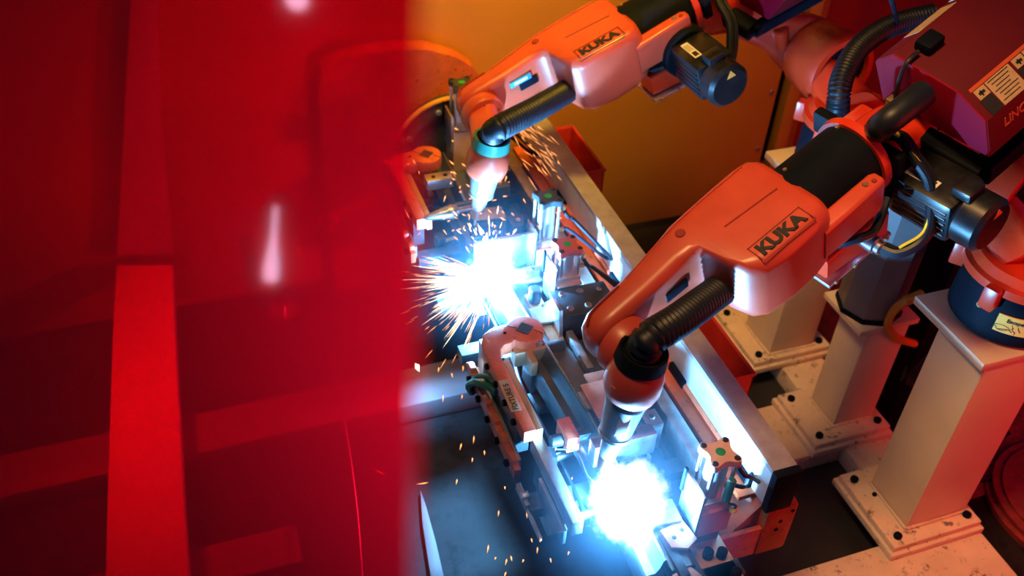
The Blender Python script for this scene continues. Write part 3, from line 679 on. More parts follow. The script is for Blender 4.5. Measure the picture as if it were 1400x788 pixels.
b = MB(); b.tube([(.83, 1.45, .64), (.85, 1.7, .60), (.82, 1.9, .66), (.85, 2.1, .62), (.83, 2.5, .66)], .006, 8); b.build('air_line', 'rubber', t)

t = thing('cable_rail', 'long pale grey cable rail with black end cap running past both arcs', 'rail', (1.318, 2.2, .662))
MB().box((1.283, 1.30, .67), (1.353, 3.15, .796), .004).build('rail_body', 'rail_side', t)
MB().box((1.281, 1.30, .797), (1.355, 3.15, .812), .003).build('rail_cover', 'rail_top', t)
MB().box((1.278, 1.275, .662), (1.358, 1.300, .813), .006).build('end_cap', 'black', t)
for y in (1.36, 1.75, 2.2, 2.7):
    MB().box((1.27, y, .665), (1.285, y+.09, .70), .002).build('clip', 'black', t)

def tray(label, x0, x1, y0, y1, z0, z1):
    t = thing('red_tray', label, 'tray', ((x0+x1)/2, (y0+y1)/2, z0), 'red sheet trays behind the rail')
    w_ = .006
    MB().box((x0, y0, z0), (x1, y1, z0+w_), .001).build('tray_floor', 'bin_red', t)
    for lo, hi in (((x0, y0, z0), (x0+w_, y1, z1)), ((x1-w_, y0, z0), (x1, y1, z1)), ((x0, y0, z0), (x1, y0+w_, z1)), ((x0, y1-w_, z0), (x1, y1, z1))):
        MB().box(lo, hi, .001).build('tray_wall', 'bin_red', t)
    b = MB(); b.tube([(x0, y0, z1), (x1, y0, z1), (x1, y1, z1), (x0, y1, z1), (x0, y0, z1)], .007, 8, 1); b.build('rolled_rim', 'bin_red', t)
tray('red open tray behind the rail near the ochre panel', 1.362, 1.505, 2.86, 3.19, .57, .70)
tray('red open tray behind the rail under the nearer robot arm', 1.362, 1.495, 1.715, 2.12, .57, .70)

# ------------------------------------------------------------------ fixture arms with round heads
def fixture_arm(label, dx, dy, plate):
    t = thing('fixture_arm', label, 'fixture arm', (.75+dx, 1.85+dy, .625), 'orange fixture arms')
    pts = [(.720, 1.635), (.756, 1.635), (.756, 1.925), (.764, 1.955), (.782, 1.972), (.806, 1.975)]
    cx_, cy_, r_ = .863, 2.02, .058
    for k in range(19):
        an = math.radians(-142+k*(284/18)); pts.append((cx_+r_*math.cos(an), cy_+r_*math.sin(an)))
    pts += [(.80, 2.055), (.765, 2.050), (.735, 2.032), (.722, 2.005), (.716, 1.96)]
    b = MB(); b.prism([(x+dx, y+dy) for x, y in pts], .742, .786, None, .004); b.build('arm_plate', 'fix_orange', t)
    MB().box((.757+dx, 1.637+dy, .735), (.776+dx, 1.915+dy, .782), .002).build('side_strip', 'tan_edge', t)
    sq = [(.835, 2.02), (.862, 1.992), (.892, 2.02), (.864, 2.048)]
    b = MB(); b.prism([(x+dx, y+dy) for x, y in sq], .7865, .7885); b.build('square_socket', 'steel_dark', t)
    b = MB(); b.tube([(.818+dx, 2.048+dy, .787), (.842+dx, 2.03+dy, .787)], .0012, 5, 1); b.tube([(.888+dx, 2.008+dy, .787), (.908+dx, 1.985+dy, .787)], .0012, 5, 1); b.build('head_joint', 'ink', t)
    bolts(t, [(.80+dx, 2.02+dy, .786)], (0, 0, 1), .006, .002)
    MB().box((.725+dx, 1.70+dy, .626), (.765+dx, 1.76+dy, .742), .002).build('stand', 'steel_dark', t)
    MB().box((.725+dx, 1.93+dy, .586), (.765+dx, 1.99+dy, .742), .002).build('stand', 'steel_dark', t)
    MB().box((.732+dx, 1.80+dy, .60), (.760+dx, 2.06+dy, .742), .004).build('web_plate', 'steel_dull', t)
    # notched lower plate on the outer side, with black screws
    pr_ = [(1.62, .615), (2.02, .615), (2.06, .655)]
    y = 2.06
    while y > 1.66:
        pr_ += [(y-.02, .672), (y-.045, .672), (y-.05, .660), (y-.07, .660)]; y -= .075
    pr_ += [(1.62, .655)]
    YZ = Matrix(((0, 0, 1, 0), (1, 0, 0, 0), (0, 1, 0, 0), (0, 0, 0, 1)))
    b = MB(); b.prism([(p[0]+dy, p[1]) for p in pr_], .694+dx, .712+dx, YZ, .002); b.build('notched_plate', 'fix_orange', t)
    MB().box((.712+dx, 1.64+dy, .60), (.722+dx, 2.02+dy, .668), .002).build('backing_strip', 'steel_dull', t)
    MB().box((.722+dx, 1.72+dy, .61), (.735+dx, 1.98+dy, .655), .002).build('spacer', 'steel_dark', t)
    bolts(t, [(.694+dx, 1.67+k*.085+dy, .632) for k in range(5)], (-1, 0, 0), .011, .012)
    bolts(t, [(.719+dx, 1.70+k*.075+dy, .760) for k in range(4)], (-1, 0, .2), .010, .012)
    if plate:
        q = at(697, 541, .787); fr = frame((q.x, q.y, .7865), (0.03, 1, 0), (-1, 0.03, 0))
        MB().box((-.062, -.0155, 0), (.062, .0155, .0018), .0008, fr).build('name_plate', 'label_tan', t)
        text('lettering', 'FIXTURE 5', .0225, fr @ Matrix.Translation((-.057, -.008, .0022)), 'ink', t, extrude=.0004, bold=.0003, xs=.98)
    return t
fixture_arm('orange fixture arm with stamped name plate and round head between the arcs', 0, 0, True)
fixture_arm('far orange fixture arm with round head seen through the curtain haze', -.022, 1.0, False)
b = MB(); b.tube([(.69, 1.985, .60), (.672, 1.965, .655), (.682, 1.93, .70), (.705, 1.89, .715), (.722, 1.86, .715)], .011, 10)
o = tag(b.build('green_hose', 'cable_green'), 'green hose pair bending over the near fixture arm plate', 'hose')
b = MB(); b.tube([(.705, 1.995, .60), (.69, 1.975, .66), (.698, 1.945, .708), (.714, 1.91, .728), (.726, 1.88, .725)], .008, 10); b.build('second_hose', 'cable_green', o)
t = thing('locating_bar', 'bare steel locating bar pointing at the nearer arc', 'bar', (.765, 1.5, .60))
MB().box((.747, 1.35, .69), (.779, 1.65, .745), .003).build('bar', 'steel_dull', t)
MB().box((.752, 1.40, .586), (.762, 1.62, .692), .002).build('web', 'steel_dark', t)
b = MB(); b.prism([(1.37, .69), (1.55, .69), (1.52, .56), (1.46, .55)], .735, .745, Matrix(((0, 0, 1, 0), (1, 0, 0, 0), (0, 1, 0, 0), (0, 0, 0, 1))), .001); b.build('gusset', 'steel_dull', t)
t = thing('latch_lever', 'small steel latch lever hanging left of the bare steel bar', 'lever', (.70, 1.52, .60))
MB().box((.692, 1.52, .60), (.706, 1.60, .625), .002).build('lever', 'steel_dull', t)
MB().box((.694, 1.42, .596), (.703, 1.53, .612), .002).build('blade', 'alum', t)
MB().box((.688, 1.54, .622), (.712, 1.56, .634), .001).build('clip', 'steel', t)
MB().box((.70, 1.55, .585), (.75, 1.575, .60), .001).build('pivot_bar', 'steel_dark', t)

# ------------------------------------------------------------------ workpiece
def channel(y0, y1, n_=40):
    prof = [(.862, .648), (.866, .690), (.872, .700), (.896, .700), (.906, .716), (.912, .742), (.922, .742), (.930, .716), (.944, .690), (1.000, .690), (1.012, .680), (1.020, .628)]
    rings = []
    for i in range(n_+1):
        y = y0+(y1-y0)*i/n_; dz = .018*math.sin((y-1.2)*3.3); dx = .010*math.sin((y-1.0)*3.6)
        up = [(x+dx, y, z+dz) for x, z in prof]; dn = [(x+dx, y, z+dz-.004) for x, z in prof[::-1]]
        rings.append(up+dn)
    return MB().ring_faces(rings)
t = thing('steel_crossmember', 'long pressed steel crossmember being welded under both arcs', 'workpiece', (.91, 2.1, .60))
channel(1.18, 3.08).build('pressed_channel', 'work', t)
b = MB(); b.tube([(.917+.010*math.sin((y-1.0)*3.6), y, .744+.018*math.sin((y-1.2)*3.3)) for y in [1.18+.1*k for k in range(20)]], .0035, 6, 3); b.build('edge_highlight', 'steel', t)  # bright bead added to draw the highlight along the ridge
for y in (1.44, 1.62, 1.98, 2.55, 2.75):
    MB().box((.875, y, .69), (.985, y+.018, .735), .002).build('rib', 'work', t)
for y in (1.30, 1.72, 2.10, 2.30, 2.66):
    b = MB(); b.prism([(.93, y), (1.03, y-.01), (1.035, y+.06), (.935, y+.07)], .712, .720, None, .001); b.build('welded_tab', 'steel_dull', t)
def plain(name, label, cat, lo, hi, material, bev=.003, group=None, extra=None):
    t = thing(name, label, cat, ((lo[0]+hi[0])/2, (lo[1]+hi[1])/2, lo[2]), group)
    MB().box(lo, hi, bev).build('body', material, t)
    if extra: extra(t)
    return t
def tabbed(name, label, lo, hi, material, holes):
    t = thing(name, label, 'bracket', ((lo[0]+hi[0])/2, (lo[1]+hi[1])/2, lo[2]))
    MB().box(lo, hi, .003).build('plate', material, t)
    bolts(t, holes, (0, 0, 1), .008, .003, 'ink', 'hole')
    return t
# tan L bracket with pin
t = thing('locating_bracket', 'tan L shaped locating bracket with two holes beside the round head', 'bracket', (.86, 1.95, .62))
b = MB(); b.prism([(.812, 1.99), (.812, 1.955), (.845, 1.955), (.845, 1.905), (.865, 1.905), (.865, 1.955), (.915, 1.955), (.915, 1.99)], .70, .755, None, .002); b.build('plate', 'tan_edge', t)
MB().box((.85, 1.91, .62), (.91, 1.985, .70), .003).build('block', 'steel_dark', t)
bolts(t, [(.868, 1.972, .755), (.905, 1.972, .755)], (0, 0, 1), .007, .001, 'ink', 'hole')
b = MB(); b.cyl((.865, 1.972, .76), (.905, 1.972, .76), .005, 10); b.cyl((.887, 1.972, .755), (.887, 1.972, .775), .010, 12, .002); b.build('pin', 'steel', t)
t = plain('copper_backing_plate', 'dull copper backing plate left of the nearer torch', 'plate', (.955, 1.66, .722), (1.035, 1.80, .736), 'copper')
MB().box((.985, 1.78, .722), (1.05, 1.84, .732), .002).build('tongue', 'copper', t)
t = plain('orange_stop_block', 'small orange stop block inside the crossmember channel', 'block', (.835, 1.60, .70), (.872, 1.68, .755), 'fix_orange')
b = MB(); b.cyl((.80, 1.635, .72), (.905, 1.635, .72), .018, 16, .003); b.build('cross_pin', 'steel_dark', t)
tabbed('white_bracket', 'bright steel cross bracket just above the nearer arc', (.87, 1.505, .735), (1.05, 1.545, .812), 'steel', [(.93, 1.525, .812), (.99, 1.525, .812)])
tabbed('cross_bracket', 'bright upright steel cross plate just behind the rear arc', (.83, 2.405, .70), (1.04, 2.42, .826), 'steel', [(1.0, 2.4125, .826)])
tabbed('cross_bracket', 'second steel cross bracket, lower right of the rear arc', (.97, 2.30, .72), (1.04, 2.33, .755), 'steel', [(1.0, 2.315, .755)])
tabbed('stepped_bracket', 'pale stepped bracket on the far fixture arm near its round head', (.80, 2.86, .735), (.90, 2.91, .775), 'alum', [(.83, 2.885, .775), (.875, 2.885, .775)])
b = MB(); b.lathe((.72, 2.62, .80), (1, .05, .02), [(0, .004), (.01, .010), (.09, .026), (.10, .028), (.12, .022), (.125, .012), (.18, .010)], 20)
tag(b.build('locating_pin', 'steel'), 'bright conical locating pin left of the rear arc', 'pin')
b = MB(); b.tube([(.80, 1.60, .73), (.84, 1.55, .76), (.835, 1.46, .765), (.86, 1.41, .77), (.89, 1.395, .775)], .0022, 6); tag(b.build('loose_wire', 'alum'), 'thin bright wire curling toward the nearer arc', 'wire')
# bolted dark plate and dark blocks under clamp two
t = thing('mounting_block', 'dark steel mounting block with four socket screws between the arms', 'block', (1.10, 2.12, .585))
MB().box((1.005, 2.055, .585), (1.195, 2.185, .765), .004).build('block', 'steel_dark', t)
bolts(t, [(1.04, 2.155, .765), (1.10, 2.155, .765), (1.04, 2.085, .765), (1.10, 2.085, .765)], (0, 0, 1), .012, .006, 'steel_dull', 'socket_screw')
bolts(t, [(1.165, 2.15, .765), (1.165, 2.09, .765)], (0, 0, 1), .009, .003, 'steel', 'dowel')
t = plain('tool_block', 'dark machined tool block left of the nearer robot wrist', 'block', (1.03, 1.88, .585), (1.14, 2.02, .69), 'steel_dark')
MB().box((1.01, 1.87, .585), (1.032, 2.04, .72), .002).build('side_plate', 'steel_dull', t)
bolts(t, [(1.08, 1.91, .69), (1.085, 1.98, .69)], (0, 0, 1), .011, .005, 'steel', 'socket_screw')
t = plain('knob_bracket', 'pale angled bracket with black knob right of the round head', 'bracket', (.955, 2.03, .66), (1.003, 2.26, .70), 'tan_edge')
b = MB(); b.cyl((.975, 2.22, .70), (.975, 2.22, .755), .021, 20, .004); b.build('knob', 'steel_dark', t)
b = MB(); b.prism([(2.04, .70), (2.20, .70), (2.12, .79), (2.06, .79)], .990, 1.002, Matrix(((0, 0, 1, 0), (1, 0, 0, 0), (0, 1, 0, 0), (0, 0, 0, 1))), .001); b.build('gusset', 'steel', t)
for i, (x, y, sx, sy, h, m_, lb) in enumerate([
    (1.06, 1.72, .06, .05, .12, 'steel_dark', 'dark steel riser block behind the nearer torch'),
    (1.08, 1.60, .05, .06, .10, 'steel_dull', 'dull steel riser block right of the nearer torch'),
    (1.03, 2.58, .06, .07, .10, 'steel_dark', 'dark riser block below the far robot torch'),
    (1.02, 2.78, .07, .05, .13, 'steel_dark', 'dark riser block under the far robot wrist'),
    (.99, 2.95, .05, .05, .10, 'steel_dull', 'dull steel riser block below the far faceplate')]):
    t = plain('riser_block', lb, 'block', (x, y, .626), (x+sx, y+sy, .626+h), m_, .003, 'riser blocks on the fixture')
    bolts(t, [(x+sx/2, y+sy/2, .626+h)], (0, 0, 1), .010, .006, 'steel', 'socket_screw')

# ------------------------------------------------------------------ pneumatic clamps
def clamp(label, x, y, zt, zb, capm, block, hose_to, yellow=False, side=True):
    """x, y: axis; zt: cap top; zb: foot of the barrel"""
    t = thing('pneumatic_clamp', label, 'clamp', (x, y, block[0] if block else zb), 'pneumatic clamp cylinders')
    h = .033
    pts = []
    for k in range(4):
        an = math.radians(45+90*k); c = V((math.cos(an), math.sin(an)))*h*1.30
        for q in (-60, -30, 0, 30, 60):
            aa = an+math.radians(q); pts.append((x+c.x+.0115*math.cos(aa), y+c.y+.0115*math.sin(aa)))
        an2 = math.radians(90+90*k)
        pts.append((x+h*.98*math.cos(an2)+.006*math.sin(an2), y+h*.98*math.sin(an2)-.006*math.cos(an2))); pts.append((x+h*.98*math.cos(an2)-.006*math.sin(an2), y+h*.98*math.sin(an2)+.006*math.cos(an2)))
    b = MB(); b.prism(pts, zt-.022, zt, None, .002); b.build('end_cap', capm, t)
    b = MB(); b.lathe((x, y, zt), (0, 0, 1), [(0, .0125), (.0012, .0125)], 24); b.build('round_sticker', 'green', t)
    off = h*.92
    cor = [(x+i*off, y+j*off) for i in (-1, 1) for j in (-1, 1)]
    bolts(t, [(p[0], p[1], zt) for p in cor], (0, 0, 1), .0085, .003, 'ink', 'cap_screw')
    b = MB(); b.cyl((x, y, zb), (x, y, zt-.02), .029, 28); b.build('barrel', 'alum', t)
    for p in cor:
        b = MB(); b.cyl((p[0], p[1], zb), (p[0], p[1], zt-.02), .0055, 10); b.build('tie_rod', 'steel', t)
    MB().box((x-.040, y-.040, zb-.018), (x+.040, y+.040, zb+.004), .002).build('foot_plate', 'alum', t)
    if block:
        z0, z1, bm_ = block
        MB().box((x-.044, y-.052, z0), (x+.044, y+.044, z1), .003).build('clamp_block', bm_, t)
    if side:
        MB().box((x-.053, y-.05, zb-.10), (x-.045, y+.042, zb+.05), .001).build('side_plate', 'steel', t)
        MB().box((x-.060, y+.035, zb-.02), (x-.052, y+.045, zb+.065), .001).build('guide_rod', 'black', t)
    f0 = V((x+.036, y-.012, zt-.045))
    b = MB(); b.cyl(f0, f0+V((.018, -.004, 0)), .010, 12, .002); b.cyl(f0+V((.014, -.004, -.012)), f0+V((.014, -.004, .010)), .008, 12, .002); b.build('port_fitting', 'brass', t)
    b = MB(); b.tube([f0+V((.015, -.004, -.008)), f0+V((.03, -.02, -.03)), f0+V((.06, -.01, -.06)), V(hose_to)], .0065, 8); b.build('air_hose', 'rubber', t)
    f1 = V((x+.038, y-.02, zb+.03))
    b = MB(); b.cyl(f1, f1+V((.02, 0, 0)), .008, 12, .002); b.build('port_fitting', 'brass', t)
    b = MB(); b.tube([f1+V((.012, 0, 0)), f1+V((.04, -.01, -.005)), V(hose_to)+V((-.02, .02, .0)), V(hose_to)+V((0, .03, 0))], .006, 8); b.build('air_hose', 'rubber', t)
    if yellow:
        b = MB(); b.cyl(f0+V((-.012, -.03, -.02)), f0+V((-.024, -.042, -.085)), .011, 14, .002); b.build('sensor_body', 'cable_green', t)
        b = MB(); b.cyl((x+.030, y-.062, zb-.012), (x+.045, y-.060, zb-.016), .010, 14, .002); b.build('ferrule', 'yellow', t)
        b = MB(); b.tube([(x+.02, y-.058, zb+.015), (x+.035, y-.066, zb+.01), (x+.04, y-.062, zb-.01)], .004, 6); b.build('sensor_lead', 'rubber', t)
    return t
clamp('pneumatic clamp with peach cap and yellow ferrule, nearest the camera', 1.098, 1.30, .952, .80, 'cap_peach', (.69, .782, 'fix_red'), (1.283, 1.34, .72), True)
clamp('tall pneumatic clamp with dark cap right of the rear arc', 1.085, 2.43, .95, .79, 'steel_dark', (.64, .772, 'fix_red'), (1.283, 2.30, .74))
clamp('shiny pneumatic clamp with pink cap in front of the tall dark capped one', 1.078, 2.235, .90, .79, 'fix_red', (.766, .772, 'alum'), (1.283, 2.13, .72), side=True)
clamp('pneumatic clamp standing behind the far robot wrist', .995, 3.08, 1.03, .87, 'steel_dark', (.64, .852, 'tan_edge'), (1.283, 3.0, .72))
MB().box((.958, 3.022, .86), (1.032, 3.030, .99), .001).build('front_plate', 'alum', D.objects['pneumatic_clamp.003'])
# bracket cluster below the nearest clamp
t = thing('base_bracket', 'tan base bracket with black knobs under the nearest clamp', 'bracket', (1.09, 1.2, .585))
MB().box((1.05, 1.06, .585), (1.15, 1.335, .625), .006).build('base', 'tan_edge', t)
MB().box((1.06, 1.27, .625), (1.14, 1.335, .69), .003).build('riser', 'steel_dark', t)
for x, y in ((1.085, 1.225), (1.125, 1.15), (1.12, 1.215)):
    b = MB(); b.cyl((x, y, .625), (x, y, .655), .014, 14, .004); b.build('knob', 'black', t)
t = thing('hinge_plate', 'pinkish drilled hinge plate below the nearer arc', 'plate', (1.0, 1.24, .69))
b = MB(); b.prism([(.965, 1.285), (1.035, 1.30), (1.045, 1.235), (1.01, 1.215), (.97, 1.23)], .70, .71, None, .001); b.build('plate', 'copper', t)
b = MB(); b.prism([(.945, 1.17), (1.0, 1.185), (1.02, 1.14), (.95, 1.12)], .675, .685, None, .001); b.build('plate', 'copper', t)
MB().box((1.0, 1.10, .626), (1.03, 1.25, .675), .002).build('link', 'steel_dark', t)
MB().box((.96, 1.15, .626), (.985, 1.28, .70), .002).build('link', 'steel_dark', t)
bolts(t, [(.99, 1.255, .71), (1.02, 1.27, .71), (.98, 1.155, .685)], (0, 0, 1), .006, .002, 'ink', 'hole')

# ------------------------------------------------------------------ red curtain strips
def sheet(name, label, material, corners, wave, nx=40, nz=24, group='red curtain strips', hem=None):
    """corners: top left, top right, bottom right, bottom left"""
    tl, tr, br, bl_ = [V(c) for c in corners]; b = MB(); bm = b.bm
    nrm = (tr-tl).cross(bl_-tl).normalized(); g = []
    for j in range(nz+1):
        row = []
        for i in range(nx+1):
            u, v_ = i/nx, j/nz
            p = tl.lerp(tr, u).lerp(bl_.lerp(br, u), v_)
            row.append(bm.verts.new(p+nrm*wave(u, v_)))
        g.append(row)
    for j in range(nz):
        for i in range(nx): bm.faces.new((g[j][i], g[j][i+1], g[j+1][i+1], g[j+1][i]))
    return tag(b.build(name, material, None, 60, recalc=False), label, 'curtain', group)
nn_ = rot((330-700, 0, F_PX)).normalized(); pc = EYE+nn_*.31
S = lambda x, y: on_plane(x, y, pc, nn_)
sheet('curtain_strip', 'blurred see-through red plastic strip filling the left side close to the camera', FILM_NEAR,
      (S(-230, -140), S(578, -140), S(566, 930), S(-230, 930)), lambda u, v_: 0.0, group=None)
# pale beam and bright edged kerb seen through the red strip
t = thing('side_beam', 'pale wide beam running up the left side seen through the red strip', 'beam', at(200, 600, 0))
zb_ = .35
q = [at(x, y, zb_) for x, y in ((142, 860), (263, 860), (252, 700), (239, 450), (236, 362), (159, 362), (154, 450), (146, 700))]
MB().prism([(p.x, p.y) for p in q], zb_-.06, zb_, None, .006).build('beam', 'cream', t)
uq = [on_plane(x, y, V((0, 3.26, 0)), V((0, 1, 0))) for x, y in ((160, 350), (238, 350), (220, 150), (214, -60), (182, -60), (170, 150))]
MB().prism([(p.x, p.z) for p in uq], 3.26, 3.33, Matrix(((1, 0, 0, 0), (0, 0, 1, 0), (0, 1, 0, 0), (0, 0, 0, 1))), .006).build('raking_strut', 'cream', t)
for yy in (.25, .8):
    c = q[0].lerp(q[5], yy).lerp(q[1].lerp(q[4], yy), .5); MB().box((c.x-.05, c.y-.05, 0), (c.x+.05, c.y+.05, zb_-.06), .004).build('leg', 'cream', t)
t = thing('guide_rail', 'thin bright metal guide rail slanting under the red strip', 'rail', at(470, 600, .0))
b = MB(); b.tube([at(452, 480, .3), at(460, 520, .3), at(478, 620, .3), at(490, 720, .3), at(498, 840, .3)], .005, 8); b.build('tube', 'steel_dull', t)
for x, y in ((455, 500), (492, 740)):
    c = at(x, y, .3); b = MB(); b.cyl((c.x, c.y, 0), c, .008, 8); b.build('leg', 'steel', t)
b = MB(); b.lathe((.27, 3.2, 0), (0, 0, 1), [(0, .06), (.01, .06), (.012, .022), (.36, .020), (.372, .012)], 24)  # made-up post put in to mirror the arc as a streak
tag(b.build('reflector', 'steel'), 'slim polished bollard added far back to catch an arc streak', 'reflector')

# unseen emitters added behind the camera for reflections in the red strip
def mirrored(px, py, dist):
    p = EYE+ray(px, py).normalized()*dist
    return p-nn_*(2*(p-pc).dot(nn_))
E_MIRRORED = emitter('reflection_glow', (1.0, 0.62, 0.92), 26.0)
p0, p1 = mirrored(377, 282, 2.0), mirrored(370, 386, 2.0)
t = thing('streak_emitter', 'slim glowing tube added out of view to mirror a pink streak in the red strip', 'lamp', p0)
d_ = p1-p0
b = MB(); b.lathe(p0, d_, [(0, .004), (d_.length*.4, .006), (d_.length*.85, .015), (d_.length*.97, .014), (d_.length, .007)], 16); b.build('tube', E_MIRRORED, t)
b = MB(); b.cyl(p0, p0-d_.normalized()*.05, .012, 12); b.build('cap', 'black', t)
b = MB(); b.tube([p0, p0+V((0, 0, .6))], .004, 6, 1); b.build('cord', 'black', t)
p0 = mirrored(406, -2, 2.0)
t = thing('spot_emitter', 'small glowing globe added out of view to mirror a spot atop the red strip', 'lamp', p0)
b = MB(); b.lathe(p0-V((0, 0, .03)), (0, 0, 1), [(.03-.022*math.cos(x), .022*math.sin(x)) for x in [i*math.pi/12 for i in range(13)]], 20); b.build('globe', E_MIRRORED, t)
b = MB(); b.tube([p0, p0+V((0, 0, .6))], .004, 6, 1); b.build('cord', 'black', t)

# ------------------------------------------------------------------ arcs and sparks
def streak(b, p, d, L, r):
    d = d.normalized(); x = d.orthogonal().normalized(); y = d.cross(x)
    vs0 = b.bm.verts.new(p); vs1 = b.bm.verts.new(p+d*L)
    m_ = [b.bm.verts.new(p+d*L*.35+(x*math.cos(k*2.094)+y*math.sin(k*2.094))*r) for k in range(3)]
    for k in range(3):
        b.bm.faces.new((vs0, m_[(k+1) % 3], m_[k])); b.bm.faces.new((vs1, m_[k], m_[(k+1) % 3]))
rng = random.Random(3)
def rdir(bias=V((0, 0, 0)), k=0):
    while True:
        d = V((rng.uniform(-1, 1), rng.uniform(-1, 1), rng.uniform(-1, 1)))
        if .1 < d.length < 1: return (d.normalized()+bias*k).normalized()
view = lambda c: (EYE-c).normalized()
def burst(name, label, c, count, rmin, rmax, lmin, lmax, bias, k, material, th):
    b = MB()
    for i in range(count):
        d = rdir(bias, k); d.z = abs(d.z)*.75 if c.z+d.z*.1 < .72 else d.z*.8
        r0 = rng.uniform(rmin, rmax)*rng.uniform(.5, 1); L = rng.uniform(lmin, lmax)
        streak(b, c+d*r0+V((0, 0, -.35*r0*r0)), d+V((0, 0, -.25*r0)), L, th*rng.uniform(.5, 1.2))
    o = b.build(name, material, None, 20, c); return tag(o, label, 'sparks', None, 'stuff')
burst('spark_burst', 'long pale sparks fanning left from the rear arc', ARC1, 280, .06, .22, .04, .13, V((-1, -.30, .1)), 1.4, E_SPARK, .0010)
burst('spark_burst', 'orange spark tips at the outer edge of the rear fan', ARC1, 150, .16, .34, .02, .06, V((-1, -.5, .1)), 1.2, E_EMBER, .0011)
burst('spark_burst', 'white hot spikes around the rear arc', ARC1, 160, .01, .05, .03, .07, V((0, 0, .4)), .5, E_HOT, .0022)
burst('spark_burst', 'white hot spikes around the nearer arc', ARC2, 130, .01, .05, .02, .06, V((0, 0, .4)), .5, E_HOT, .0022)
burst('spark_burst', 'short sparks thrown up beside the far torch', ARC1+V((.02, .08, .02)), 60, .05, .20, .01, .035, V((.2, 1, .6)), 1.2, E_SPARK, .0018)
b = MB()
for i in range(70):     # grinding stream along the rail
    tt = rng.random(); p = at(703+tt*45+rng.gauss(0, 9), 150+tt*75+rng.gauss(0, 12), .80+rng.uniform(0, .08))
    streak(b, p, V((.25, -1, -.1))+rdir()*.25, rng.uniform(.02, .09), .0012)
tag(b.build('spark_stream', E_EMBER), 'bright orange white sparks streaming over the far rail end', 'sparks', None, 'stuff')
b = MB()
for px, py in [(648, 596), (662, 616), (646, 626), (682, 698), (720, 700), (726, 736), (735, 748), (693, 764), (698, 760), (692, 782), (716, 765), (778, 754), (631, 606), (740, 737), (752, 763), (678, 762), (633, 500), (617, 510), (632, 540), (600, 502), (606, 540), (690, 665), (625, 655), (706, 640), (668, 745), (760, 610), (832, 598), (783, 652), (880, 470), (806, 472), (812, 480)]:
    p = at(px, py, rng.uniform(.25, .7)); streak(b, p, V((.05, .1, -1))+rdir()*.2, rng.uniform(.022, .036), .0026)
tag(b.build('falling_sparks', E_EMBER), 'orange glowing sparks falling in front of the floor below the arm', 'sparks', None, 'stuff')
b = MB()
for i in range(90):
    px, py = rng.gauss(655, 42), rng.gauss(262, 45)
    p = at(px, py, rng.uniform(.72, .95)); streak(b, p, rdir()+V((.3, -.3, .2)), rng.uniform(.010, .028), .0026)
tag(b.build('scattered_sparks', E_EMBER), 'small orange sparks scattered around the far torch', 'sparks', None, 'stuff')
b = MB()
for px, py in [(497, 318), (438, 306), (404, 262), (412, 350), (455, 307), (463, 305), (538, 228), (552, 192), (530, 223), (586, 660), (528, 650), (560, 300), (575, 318)]:
    p = at(px, py, rng.uniform(.7, 1.0)); streak(b, p, rdir()+V((-.8, .2, .1)), rng.uniform(.02, .05), .0022)
tag(b.build('stray_sparks', E_EMBER), 'stray sparks flying left behind the red curtain', 'sparks', None, 'stuff')
b = MB(); p = at(567, 497, .45); streak(b, p, V((.3, -.4, -.8)), .035, .011); tag(b.build('ember', E_SPARK), 'single large yellow ember flying left of the fixture arm', 'spark', None, 'stuff')

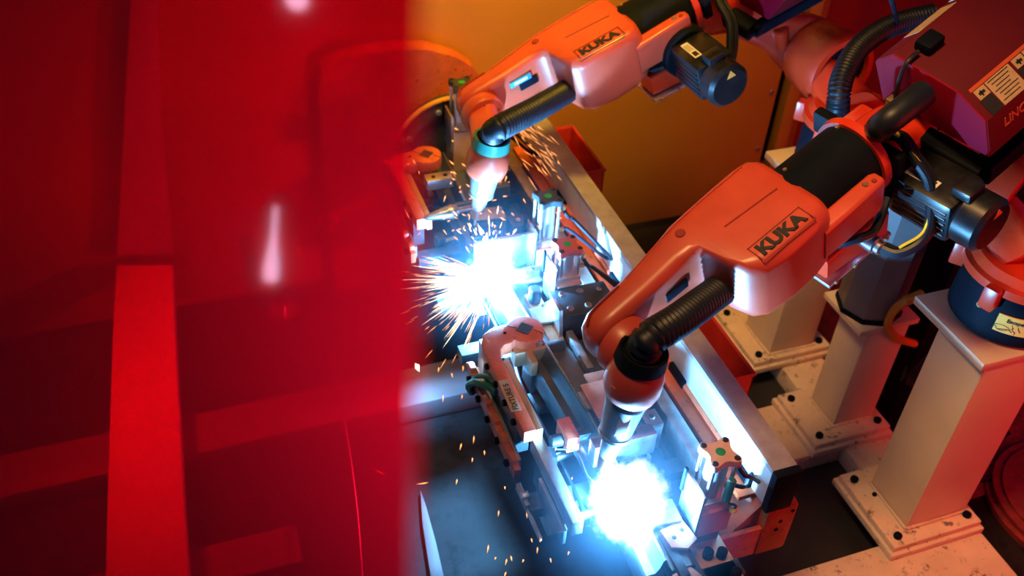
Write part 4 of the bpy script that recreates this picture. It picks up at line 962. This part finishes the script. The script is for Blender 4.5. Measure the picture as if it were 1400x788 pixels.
def arc_core(label, c, r, strength):
    mt = D.materials.new('arc_plasma'); mt.use_nodes = True; nt = mt.node_tree
    nt.nodes.remove(nt.nodes['Principled BSDF'])
    tc = nt.nodes.new('ShaderNodeTexCoord'); ln = nt.nodes.new('ShaderNodeVectorMath'); ln.operation = 'LENGTH'
    nt.links.new(tc.outputs['Object'], ln.inputs[0])
    nz = nt.nodes.new('ShaderNodeTexNoise'); nz.inputs['Scale'].default_value = 28; nt.links.new(tc.outputs['Object'], nz.inputs['Vector'])
    ad = nt.nodes.new('ShaderNodeMath'); ad.operation = 'MULTIPLY_ADD'; nt.links.new(nz.outputs['Fac'], ad.inputs[0]); ad.inputs[1].default_value = r*1.0; nt.links.new(ln.outputs['Value'], ad.inputs[2])
    mr = nt.nodes.new('ShaderNodeMapRange'); mr.inputs['From Min'].default_value = r*1.25; mr.inputs['From Max'].default_value = r*.45; mr.inputs['To Max'].default_value = strength
    nt.links.new(ad.outputs[0], mr.inputs['Value'])
    em = nt.nodes.new('ShaderNodeEmission'); em.inputs[0].default_value = (.75, .88, 1.0, 1); nt.links.new(mr.outputs['Result'], em.inputs[1])
    nt.links.new(em.outputs[0], nt.nodes['Material Output'].inputs['Volume'])
    b = MB(); bmesh.ops.create_icosphere(b.bm, subdivisions=3, radius=r*1.05)
    for v in b.bm.verts: v.co += c
    return tag(b.build('welding_arc', mt, None, 80, c), label, 'welding arc')
arc_core('blinding white rear welding arc under the far robot torch', ARC1+V((0, 0, .012)), .105, 140)
arc_core('blinding white nearer welding arc at the bottom of the picture', ARC2+V((0, 0, .012)), .136, 140)

def smoke(label, c, r, dens):  # scatter volume put in to give each arc its blue halo
    mt = D.materials.new('smoke_glow_haze'); mt.use_nodes = True; nt = mt.node_tree
    nt.nodes.remove(nt.nodes['Principled BSDF'])
    tc = nt.nodes.new('ShaderNodeTexCoord'); ln = nt.nodes.new('ShaderNodeVectorMath'); ln.operation = 'LENGTH'
    nt.links.new(tc.outputs['Object'], ln.inputs[0])
    mr = nt.nodes.new('ShaderNodeMapRange'); mr.interpolation_type = 'SMOOTHSTEP'
    mr.inputs['From Min'].default_value = r; mr.inputs['From Max'].default_value = 0; mr.inputs['To Max'].default_value = dens
    nt.links.new(ln.outputs['Value'], mr.inputs['Value'])
    vs = nt.nodes.new('ShaderNodeVolumeScatter'); vs.inputs['Color'].default_value = (.42, .72, 1.0, 1); vs.inputs['Anisotropy'].default_value = .2
    nt.links.new(mr.outputs['Result'], vs.inputs['Density'])
    nt.links.new(vs.outputs[0], nt.nodes['Material Output'].inputs['Volume'])
    b = MB(); bmesh.ops.create_icosphere(b.bm, subdivisions=3, radius=r)
    for v in b.bm.verts: v.co += c
    return tag(b.build('smoke_glow', mt, None, 80, c), label, 'smoke', None, 'stuff')
smoke('thin bluish welding smoke added for the glow around the rear arc', ARC1+V((0, 0, .05)), .36, .11)
smoke('thin bluish welding smoke added for the glow around the nearer arc', ARC2+V((0, 0, .05)), .36, .11)
